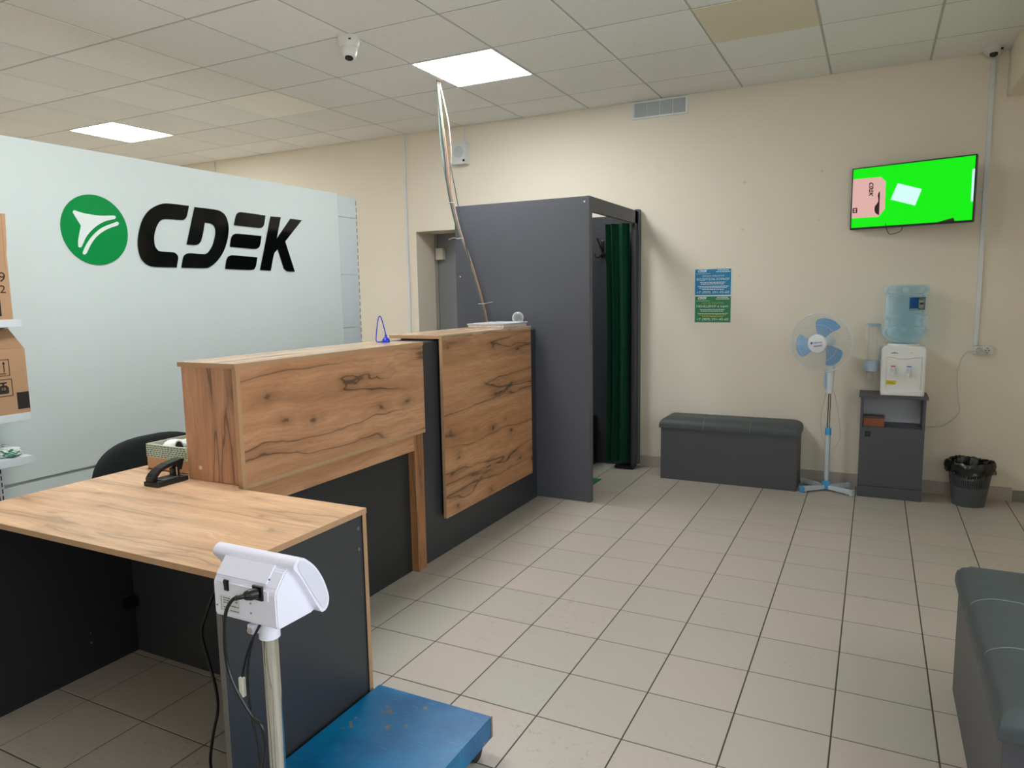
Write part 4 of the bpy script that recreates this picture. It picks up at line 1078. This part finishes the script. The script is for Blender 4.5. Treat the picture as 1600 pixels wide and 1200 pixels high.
# ------------------------------------------------------------------ storage benches
M_LEATHER = plain('grey_leatherette', '#454c4e', .5, spec=.45, var=.05, scale=10, bump=.15, bscale=160)
M_BENCH = plain('bench_board', '#4c4c52', .45, var=.05, scale=3)
M_THREAD = plain('seam_thread', '#7d878a', .6)
def cushion(lo, hi, axis):
    """padded lid, rounded at the rim, with shallow dips at the tuft buttons"""
    bm = bmesh.new()
    nx, ny = (40, 14) if axis == 'X' else (14, 40)
    def P(u, v):
        x = lo[0]+(hi[0]-lo[0])*u; y = lo[1]+(hi[1]-lo[1])*v
        ex = min(x-lo[0], hi[0]-x); ey = min(y-lo[1], hi[1]-y)
        r = .085
        def rnd(d): return 1. if d >= r else math.sqrt(max(0, 1-((r-d)/r)**2))
        z = lo[2]+.026+(hi[2]-lo[2]-.026)*min(rnd(ex), rnd(ey))
        for t in (1/3, 2/3):
            s = (u if axis == 'X' else v)-t
            L_ = (hi[0]-lo[0]) if axis == 'X' else (hi[1]-lo[1])
            z -= .0022*math.exp(-((s*L_)/.012)**2)*min(1, min(ex, ey)/.05)
            c = ((lo[0]+(hi[0]-lo[0])*t, (lo[1]+hi[1])/2) if axis == 'X' else ((lo[0]+hi[0])/2, lo[1]+(hi[1]-lo[1])*t))
            d = math.hypot(x-c[0], y-c[1]); z -= .010*math.exp(-(d/.03)**2)
        return (x, y, z)
    ease = lambda t: .5-.5*math.cos(math.pi*t)
    us = [ease(i/nx) for i in range(nx+1)]; vs = [ease(j/ny) for j in range(ny+1)]
    for t in (1/3, 2/3):
        tgt = us if axis == 'X' else vs
        for d in (-.02, -.01, 0, .01, .02): tgt.append(t+d)
    us.sort(); vs.sort()
    g = [[bm.verts.new(P(u, v)) for u in us] for v in vs]
    for a, b_ in zip(g, g[1:]):
        for i in range(len(us)-1): bm.faces.new((a[i], a[i+1], b_[i+1], b_[i]))
    rim = [e for e in bm.edges if e.is_boundary]
    r_ = bmesh.ops.extrude_edge_only(bm, edges=rim)
    nv = [v for v in r_['geom'] if isinstance(v, bmesh.types.BMVert)]
    for v in nv: v.co.z = lo[2]
    bmesh.ops.contextual_create(bm, geom=[e for e in bm.edges if e.is_boundary])
    bmesh.ops.recalc_face_normals(bm, faces=bm.faces)
    return bm, P
def bench(label, lo, hi, axis):
    t = thing('storage_bench', label, 'bench', ((lo[0]+hi[0])/2, (lo[1]+hi[1])/2, 0), 'grey upholstered storage benches')
    o_ = .012
    obj('box', B((lo[0], lo[1], .0), (hi[0], hi[1], .400), .001), M_BENCH, t)
    cz = .488
    clo, chi = (lo[0]-o_, lo[1]-o_, .400), (hi[0]+o_, hi[1]+o_, .484)
    cbm, CP = cushion(clo, chi, axis)
    cu = obj('cushion', cbm, M_LEATHER, t, smooth=True, label='grey leatherette padded lid')
    for k in (1/3, 2/3):
        sm = [CP(k, q/24) if axis == 'X' else CP(q/24, k) for q in range(25)]
        pts = [(sm[0][0], sm[0][1], .403)]+[(p_[0], p_[1], p_[2]+.0006) for p_ in sm]
        c_ = CP(k, .5) if axis == 'X' else CP(.5, k); bt = (c_[0], c_[1]); cz = c_[2]+.0135
        obj('seam', TU(pts, .0014, n=6, k=2), M_THREAD, cu)
        obj('tuft_button', LA([(0, .005), (.006, .004), (.010, 0), (.006, -.004), (0, -.005)], c=(*bt, cz-.0145), n=14), M_LEATHER, cu, smooth=True)
    return t
bench('grey storage bench with padded lid against the back wall below the posters', (-1.435, 5.345, 0), (-.452, 5.640, 0), 'X')
bench('grey storage bench at the right edge of the picture, seen from its side', (.305, 1.875, 0), (.64, 2.858, 0), 'Y')

# ------------------------------------------------------------------ pedestal fan
fan = thing('pedestal_fan', 'white pedestal fan with pale blue blades beside the cabinet', 'fan', (-.265, 5.47, 0))
M_FANW = plain('fan_white', '#dfe3e6', .4, var=.01)
M_FANT = plain('fan_tube_white', '#c4d0d6', .4, var=.02)
M_FANB = plain('fan_blue', '#4b9fd6', .35, var=.02)
m, nt, b = new_mat('fan_blade_blue'); b.inputs['Base Color'].default_value = (*lin('#78c4f4'), 1); b.inputs['Roughness'].default_value = .22; b.inputs['Alpha'].default_value = .93
M_BLADE = m
fx, fy = -.262, 5.475
hub = obj('base_hub', B((fx-.028, fy-.028, .012), (fx+.028, fy+.028, .075), .006), M_FANB, fan)
for ang_, ln, cap in ((math.radians(222), .195, True), (math.radians(329), .195, False), (math.radians(145), .195, False), (math.radians(35), .165, False)):
    d = Vector((math.cos(ang_), math.sin(ang_), 0)); s = Vector((-d.y, d.x, 0))
    bm = bmesh.new()
    Rm = Matrix.Translation((fx, fy, 0)) @ Matrix.Rotation(ang_, 4, 'Z')
    box(bm, (.025, -.016, .012), (ln, .016, .042), .003)
    lg_ = obj('leg', bm, M_FANT, fan, xf=Rm)
    bm = bmesh.new(); box(bm, (ln-.004, -.018, .002), (ln+.016, .018, .045), .004)
    obj('foot_cap', bm, M_FANB if cap else M_FANT, lg_, xf=Rm)
    bm = bmesh.new(); box(bm, (ln-.03, -.014, .0), (ln-.005, .014, .014))
    obj('pad', bm, M_GREY, lg_, xf=Rm)
obj('lower_tube', CY((fx, fy, .06), (fx, fy, .42), .0175, n=24), M_FANT, fan, smooth=True)
obj('height_collar', LA([(.0175, 0), (.021, .002), (.021, .045), (.017, .052), (.0115, .053)], c=(fx, fy, .405), n=24), M_FANB, fan, smooth=True)
obj('upper_tube', CY((fx, fy, .42), (fx, fy, .72), .0105, n=20), M_CHROME, fan, smooth=True)
obj('control_body', LA([(0, 0), (.018, 0), (.021, .012), (.027, .10), (.029, .19), (.026, .215), (.012, .225), (0, .226)], c=(fx, fy-.01, .705), n=28), M_FANW, fan, smooth=True)
cp = obj('control_panel', B((fx-.036, fy-.03, .735), (fx-.024, fy+.004, .865), .003), plain('panel_blue', '#9dbfe0', .4), fan)
obj('timer_knob', B((fx-.040, fy-.020, .842), (fx-.035, fy-.006, .862), .002), plain('panel_red', '#b8554a', .4), cp)
obj('button_row', B((fx-.038, fy-.018, .75), (fx-.035, fy-.010, .835), .001), M_FANB, cp)
# head: local z points out of the fan face
hc = Vector((-.325, 5.395, 1.066))
fdir = Vector((-.26, -.96, -.03)).normalized()
zx = fdir; xx = Vector((0, 0, 1)).cross(zx).normalized(); yy = zx.cross(xx)
HM = Matrix((xx, yy, zx)).transposed().to_4x4(); HM.translation = hc
obj('neck', TU([(fx, fy-.01, .915), (fx, fy-.005, .97), tuple(hc-fdir*.11+Vector((0, 0, -.05))), tuple(hc-fdir*.11)], .016, n=12), M_FANW, fan, smooth=True)
obj('motor', LA([(0, -.17), (.03, -.168), (.05, -.15), (.058, -.11), (.055, -.06), (.045, -.045), (0, -.045)], n=32), M_FANW, fan, smooth=True, xf=HM)
obj('spinner', LA([(0, .03), (.02, .028), (.03, .015), (.032, -.02), (0, -.02)], n=28), M_FANB, fan, smooth=True, xf=HM)
for k in range(3):
    a0 = math.radians(84+120*k)
    bm = bmesh.new()
    nr, na = 10, 10
    g = []
    for i in range(nr+1):
        t = i/nr; r = .028+.135*t
        half = math.radians(24+7*math.sin(t*1.7))*(1 if t < .95 else .92)
        sweep = math.radians(-14*t)
        row = []
        for j in range(na+1):
            s = j/na*2-1
            rr = r+(.012*(1-s*s) if i == nr else 0)
            a = a0+sweep+half*s
            row.append(bm.verts.new((rr*math.cos(a), rr*math.sin(a), .018*s*(1-.3*t)+.006*math.sin(s*2))))
        g.append(row)
    for p_, q_ in zip(g, g[1:]):
        for j in range(na): bm.faces.new((p_[j], p_[j+1], q_[j+1], q_[j]))
    bmesh.ops.solidify(bm, geom=list(bm.faces), thickness=.002)
    obj('blade', bm, M_BLADE, fan, smooth=True, xf=HM)
def grille(sgn, nw, inner, depth):
    bm = bmesh.new()
    for k in range(nw):
        a = 2*math.pi*k/nw
        pts = []
        for r, z in ((inner, depth), (.10, depth*.97), (.15, depth*.86), (.185, depth*.55), (.203, depth*.1), (.205, 0)):
            a2 = a+.10*(r-inner)/.2
            pts.append((r*math.cos(a2), r*math.sin(a2), sgn*z))
        tube(bm, pts, .0009, n=4, k=2)
    return bm
def ring(r, z, w, n=64):
    bm = bmesh.new(); tube(bm, [(r*math.cos(2*math.pi*k/n), r*math.sin(2*math.pi*k/n), z) for k in range(n)], w, n=8, k=1, closed=True); return bm
M_WIRE = plain('grille_wire', '#d5dbdd', .4)
fg = obj('front_grille', grille(1, 84, .045, .075), M_WIRE, fan, xf=HM)
obj('ring', ring(.130, .067, .0011), M_WIRE, fg, xf=HM)
bg_ = obj('rear_grille', grille(-1, 60, .05, .055), M_WIRE, fan, xf=HM)
obj('outer_ring', ring(.207, 0, .0042), M_FANW, fan, smooth=True, xf=HM)
hb = obj('grille_badge', LA([(0, .088), (.05, .086), (.061, .081), (.064, .074), (.064, .070), (0, .070)], n=40), M_FANW, fan, smooth=True, xf=HM)
nb_ = hc+fdir*.0885
ux_ = (xx*.985+yy*.17).normalized(); uy_ = (yy*.985-xx*.17).normalized()
text('badge_name', 'Sakura', plain('badge_blue', '#2f5fa8', .4), hb, nb_+ux_*.008-uy_*(-.002), ux_, uy_, .058, .014, extrude=.0006)
sq_ = bmesh.new(); 
vs_ = [sq_.verts.new(nb_+ux_*a+uy_*b_+fdir*.0006) for a, b_ in ((-.040, .002), (-.026, .002), (-.026, .016), (-.040, .016))]; sq_.faces.new(vs_)
obj('badge_mark', sq_, plain('badge_blue', '#2f5fa8', .4), hb)
sq_ = bmesh.new(); vs_ = [sq_.verts.new(nb_+ux_*a+uy_*b_+fdir*.0006) for a, b_ in ((-.022, -.020), (.034, -.020), (.034, -.010), (-.022, -.010))]; sq_.faces.new(vs_)
obj('badge_strip', sq_, plain('badge_grey', '#9a9ea2', .4), hb)
obj('mains_lead', TU([(fx+.02, fy+.01, .73), (-.225, 5.56, .66), (-.200, 5.62, .50), (-.187, 5.62, .38), (-.205, 5.62, .31), (-.245, 5.62, .27), (-.29, 5.625, .315), (-.311, 5.625, .371), (-.320, 5.625, .50), (-.30, 5.60, .63), (fx-.02, fy+.02, .72)], .002, n=6), M_CABLEW, fan, smooth=True)

# ------------------------------------------------------------------ cabinet with water cooler
cbn = thing('low_cabinet', 'narrow anthracite cabinet with open shelf under the water cooler', 'cabinet', (.13, 5.53, 0))
cx0, cx1, cy0, cy1 = -.060, .330, 5.398, 5.657
M_CABN = plain('cabinet_board', '#4d4d55', .42, var=.05, scale=3)
obj('side_wall', B((cx0, cy0+.018, 0), (cx0+.016, cy1, .695)), M_CABN, cbn)
obj('side_wall', B((cx1-.016, cy0+.018, 0), (cx1, cy1, .695)), M_CABN, cbn)
obj('side_edge', B((cx0, cy0, .49), (cx0+.016, cy0+.018, .695)), M_CABN, cbn)
obj('side_edge', B((cx1-.016, cy0, .49), (cx1, cy0+.018, .695)), M_CABN, cbn)
obj('top', B((cx0-.012, cy0-.010, .695), (cx1+.012, cy1, .713), .001), M_CABN, cbn)
obj('shelf', B((cx0+.016, cy0+.002, .478), (cx1-.016, cy1-.004, .494)), M_CABN, cbn)
obj('bottom', B((cx0+.016, cy0+.018, .08), (cx1-.016, cy1-.004, .096)), M_CABN, cbn)
obj('back_board', B((cx0+.016, cy1-.004, .08), (cx1-.016, cy1, .695)), plain('pale_back_board', '#d0d1d9', .5, var=.02), cbn)
dr = obj('door', B((cx0+.002, cy0, .082), (cx1-.002, cy0+.016, .488), .001), M_CABN, cbn)
hn = obj('handle', B((cx0+.034, cy0-.003, .425), (cx0+.066, cy0, .462), .002), M_BLACK, dr)
obj('handle_recess', B((cx0+.041, cy0-.005, .433), (cx0+.059, cy0-.002, .454), .002), plain('recess_grey', '#2c2d30', .4), dr)
obj('plinth', B((cx0+.002, cy0+.002, 0), (cx1-.002, cy0+.018, .079), .001), M_CABN, cbn)
obj('hinge_block', B((cx1-.03, cy0+.002, .660), (cx1-.016, cy0+.02, .690)), M_BLACK, cbn)
bxw = thing('wooden_box', 'small reddish brown box on the open shelf of the cabinet', 'box', (.02, 5.46, .494))
obj('body', B((-.040, 5.412, .4945), (.088, 5.50, .552), .002), plain('red_brown_wood', '#8a4a26', .4, var=.2, scale=50), bxw)
obj('lid', B((-.042, 5.410, .5522), (.090, 5.502, .566), .002), plain('dark_lid', '#4d2f26', .4), bxw)

wc = thing('water_cooler', 'white table water cooler standing on the low cabinet', 'water cooler', (.19, 5.53, .713))
wx0, wx1, wy0, wy1 = .052, .318, 5.408, 5.645
M_COOL = plain('cooler_white', '#e3e3e1', .3, var=.01)
bd = obj('body', PR([(wx0+.008, .713), (wx1-.008, .713), (wx1-.003, .725), (wx1, 1.02), (wx1-.005, 1.038), (wx1-.02, 1.048), (wx0+.02, 1.048), (wx0+.005, 1.038), (wx0, 1.02), (wx0+.003, .725)], 'Y', wy0, wy1), M_COOL, wc)
bmv = bmesh.new(); bmv.from_mesh(bd.data); bmesh.ops.bevel(bmv, geom=[e for e in bmv.edges if abs((e.verts[0].co-e.verts[1].co).y) < 1e-4], offset=.008, segments=3, affect='EDGES'); bmv.to_mesh(bd.data); bmv.free()
# raised surround of the tap recess
bm = bmesh.new()
tube(bm, [(wx0+.030, wy0, .76), (wx0+.030, wy0, .96), (wx0+.036, wy0, .975), (wx0+.06, wy0, .978), (wx0+.13, wy0, .966), (wx1-.06, wy0, .978), (wx1-.036, wy0, .975), (wx1-.030, wy0, .96), (wx1-.030, wy0, .76)], .005, n=8, k=4)
obj('recess_rim', bm, M_COOL, wc, smooth=True)
obj('drip_tray', B((wx0+.02, wy0-.012, .718), (wx1-.02, wy0, .742), .004), M_COOL, wc)
for x_, col in ((.125, '#c0283c'), (.218, '#2a7fc4')):
    tp_ = obj('tap', B((x_-.016, wy0-.020, .868), (x_+.016, wy0, .915), .005), M_WHITE, wc)
    obj('spout', CY((x_, wy0-.018, .872), (x_, wy0-.018, .846), .014, .011, n=16), M_WHITE, tp_, smooth=True)
    obj('lever', B((x_-.014, wy0-.030, .880), (x_+.014, wy0-.018, .905), .003), plain('tap_grey', '#c9cccf', .4), tp_)
    obj('colour_mark', B((x_-.013, wy0-.0215, .911), (x_+.013, wy0-.003, .9185), .001), plain('tap_'+col.strip('#'), col, .4), tp_)
ys = obj('warning_sticker', B((.084, wy0-.0012, .790), (.146, wy0-.0002, .818)), plain('yellow_sticker', '#d8c81e', .5, var=.03), wc, label='yellow sticker')
bm = bmesh.new()
for k in range(3): box(bm, (.090, wy0-.0016, .796+k*.007), (.138-.006*k, wy0-.0012, .798+k*.007))
obj('sticker_print', bm, plain('sticker_ink', '#7a7210', .6), ys)
bm = bmesh.new()
for a, b_ in ((.112, .122), (.124, .133), (.135, .143), (.145, .150)): box(bm, (a, wy0-.0008, 1.000), (b_, wy0-.0002, 1.006))
box(bm, (.125, wy0-.0008, 1.008), (.134, wy0-.0002, 1.011))
obj('printed_mark', bm, M_INK, wc)
obj('indicator', CY((.228, wy0-.0002, 1.006), (.228, wy0-.002, 1.006), .004, n=12), plain('amber_lens', '#e0a080', .3), wc)
obj('bottle_collar', LA([(.10, 1.046), (.095, 1.060), (.07, 1.062)], c=(.185, 5.535, 0), n=36), M_COOL, wc, smooth=True)

bt_ = thing('water_bottle', 'upturned clear blue water bottle on the white cooler', 'bottle', (.185, 5.535, 1.06))
prof = [(.045, 1.05), (.058, 1.062), (.098, 1.080), (.122, 1.100), (.132, 1.118), (.136, 1.136), (.136, 1.156), (.128, 1.168), (.122, 1.174), (.122, 1.210), (.130, 1.220), (.1345, 1.232), (.1345, 1.244), (.130, 1.254), (.122, 1.262), (.122, 1.388), (.128, 1.394), (.136, 1.404), (.137, 1.432), (.133, 1.444), (.120, 1.453), (.09, 1.455), (.05, 1.449), (0, 1.447)]
M_BOT = clear_mat('bottle_blue', (.80, .93, .985), .12, .05)
obj('shell', LA(prof, c=(.185, 5.535, 0), n=56), M_BOT, bt_, smooth=True)
wm = clear_mat('water_body', (.90, .96, .985), .02, .02)
obj('water', LA([(0, 1.062), (.055, 1.066), (.094, 1.086), (.118, 1.105), (.128, 1.122), (.130, 1.140), (.119, 1.172), (.119, 1.213), (.128, 1.238), (.119, 1.264), (.119, 1.385), (0, 1.385)], c=(.185, 5.535, 0), n=48), wm, bt_, smooth=True)
def arc_label(a0, a1, z0, z1, r, n=14):
    bm = bmesh.new(); g = []
    for i in range(n+1):
        a = a0+(a1-a0)*i/n
        g.append((bm.verts.new((.185+r*math.cos(a), 5.535+r*math.sin(a), z0)), bm.verts.new((.185+r*math.cos(a), 5.535+r*math.sin(a), z1))))
    for p_, q_ in zip(g, g[1:]): bm.faces.new((p_[0], q_[0], q_[1], p_[1]))
    bmesh.ops.solidify(bm, geom=list(bm.faces), thickness=.0005)
    return bm
A = math.radians
lb2 = obj('label', arc_label(A(278), A(334), 1.288, 1.372, .1233), plain('label_blue', '#1a72b8', .4, var=.05), bt_, label='blue paper label')
obj('label_emblem', arc_label(A(305), A(328), 1.300, 1.362, .1240), plain('label_white', '#d5e2d8', .4), lb2)
obj('label_leaf', arc_label(A(307), A(326), 1.352, 1.366, .1244), plain('label_green', '#8db84a', .4), lb2)
obj('label_print', arc_label(A(308), A(325), 1.324, 1.336, .1246), plain('label_navy', '#3b5a7c', .4), lb2)
obj('label_strip', arc_label(A(279), A(304), 1.290, 1.297, .1240), plain('label_white', '#d5e2d8', .4), lb2)
obj('label_foot', arc_label(A(306), A(328), 1.291, 1.298, .1244), plain('label_sand', '#b9a56a', .4), lb2)

cd = thing('cup_dispenser', 'clear tube cup dispenser fixed to the side of the water cooler', 'cup dispenser', (-.006, 5.53, .77))
cc = (-.004, 5.53)
M_DISP = plain('dispenser_grey', '#9fb0bf', .45, var=.02)
obj('tube', LA([(.046, .935), (.046, 1.180)], c=(*cc, 0), n=36), clear_mat('tube_clear', (.90, .89, .84), .22, .10), cd, smooth=True)
obj('cap', LA([(.0465, 1.172), (.0475, 1.178), (.0475, 1.190), (.040, 1.194), (0, 1.195)], c=(*cc, 0), n=36), M_DISP, cd, smooth=True)
obj('collar', LA([(.040, .866), (.048, .868), (.048, .936), (.0455, .940), (.040, .940), (.040, .866)], c=(*cc, 0), n=36), M_DISP, cd, smooth=True)
obj('bracket', B((cc[0]+.044, 5.50, .95), (wx0+.0005, 5.55, 1.03), .003), M_DISP, cd)
cup = obj('plastic_cup', LA([(.020, 0), (.022, .002), (.033, .075), (.035, .077)], c=(*cc, .803), n=28), clear_mat('cup_clear', (.9, .9, .87), .2, .1), smooth=True)
tag(cup, 'clear plastic cup sticking out below the cup dispenser', 'cup')

# ------------------------------------------------------------------ waste bin
bn = thing('waste_bin', 'dark grey ribbed waste bin with black liner bag by the wall', 'waste bin', (.605, 5.475, 0))
bc = (.605, 5.475)
M_BIN = plain('bin_plastic', '#4d5154', .45, var=.03)
def br_(z): return .093+.037*(z/.275)
obj('bin_body', LA([(0, .004), (br_(0)-.006, .004), (br_(0), 0), (br_(.01), .01), (br_(.13), .13), (br_(.13)-.003, .13), (br_(.02)-.004, .014), (0, .012)], c=(*bc, 0), n=48), M_BIN, bn, smooth=True)
bm = bmesh.new()
for k in range(56):
    a = 2*math.pi*k/56
    u = Vector((math.cos(a), math.sin(a), 0)); s = Vector((-u.y, u.x, 0))
    q8 = []
    for z in (.128, .272):
        r = br_(z)
        for dr_, ds in ((-.003, -.0029), (-.003, .0029), (.0005, .0029), (.0005, -.0029)):
            p_ = Vector((bc[0], bc[1], z))+u*(r+dr_)+s*ds; q8.append(bm.verts.new(p_))
    for f in ((0, 1, 5, 4), (1, 2, 6, 5), (2, 3, 7, 6), (3, 0, 4, 7), (3, 2, 1, 0), (4, 5, 6, 7)): bm.faces.new([q8[i] for i in f])
bmesh.ops.recalc_face_normals(bm, faces=bm.faces)
obj('rib_cage', bm, M_BIN, bn)
obj('rim', LA([(br_(.265)-.004, .266), (br_(.265)+.004, .264), (br_(.28)+.005, .282), (br_(.28)-.003, .284), (br_(.265)-.004, .266)], c=(*bc, 0), n=48), M_BIN, bn, smooth=True)
rg = random.Random(11)
wv = [[(rg.uniform(-.003, .004), rg.uniform(-.005, .005)) for i in range(64)] for j in range(10)]
M_BAGB = plain('black_bag', '#141513', .22, spec=.6, var=.1, scale=30)
ro_ = br_(.28)
bag = obj('liner_bag', LA([(ro_-.02, .20), (ro_-.010, .25), (ro_-.004, .290), (ro_+.004, .296), (ro_+.011, .284), (ro_+.013, .262), (ro_+.010, .240), (ro_+.012, .226), (ro_+.006, .220), (ro_+.002, .226)], c=(*bc, 0), n=64, wob=lambda i, j: (wv[j][i][0]+.004*math.sin(i*.9+j), wv[j][i][1]+.006*math.sin(i*.35+1))), M_BAGB, bn, smooth=True, label='black liner bag folded over the rim')
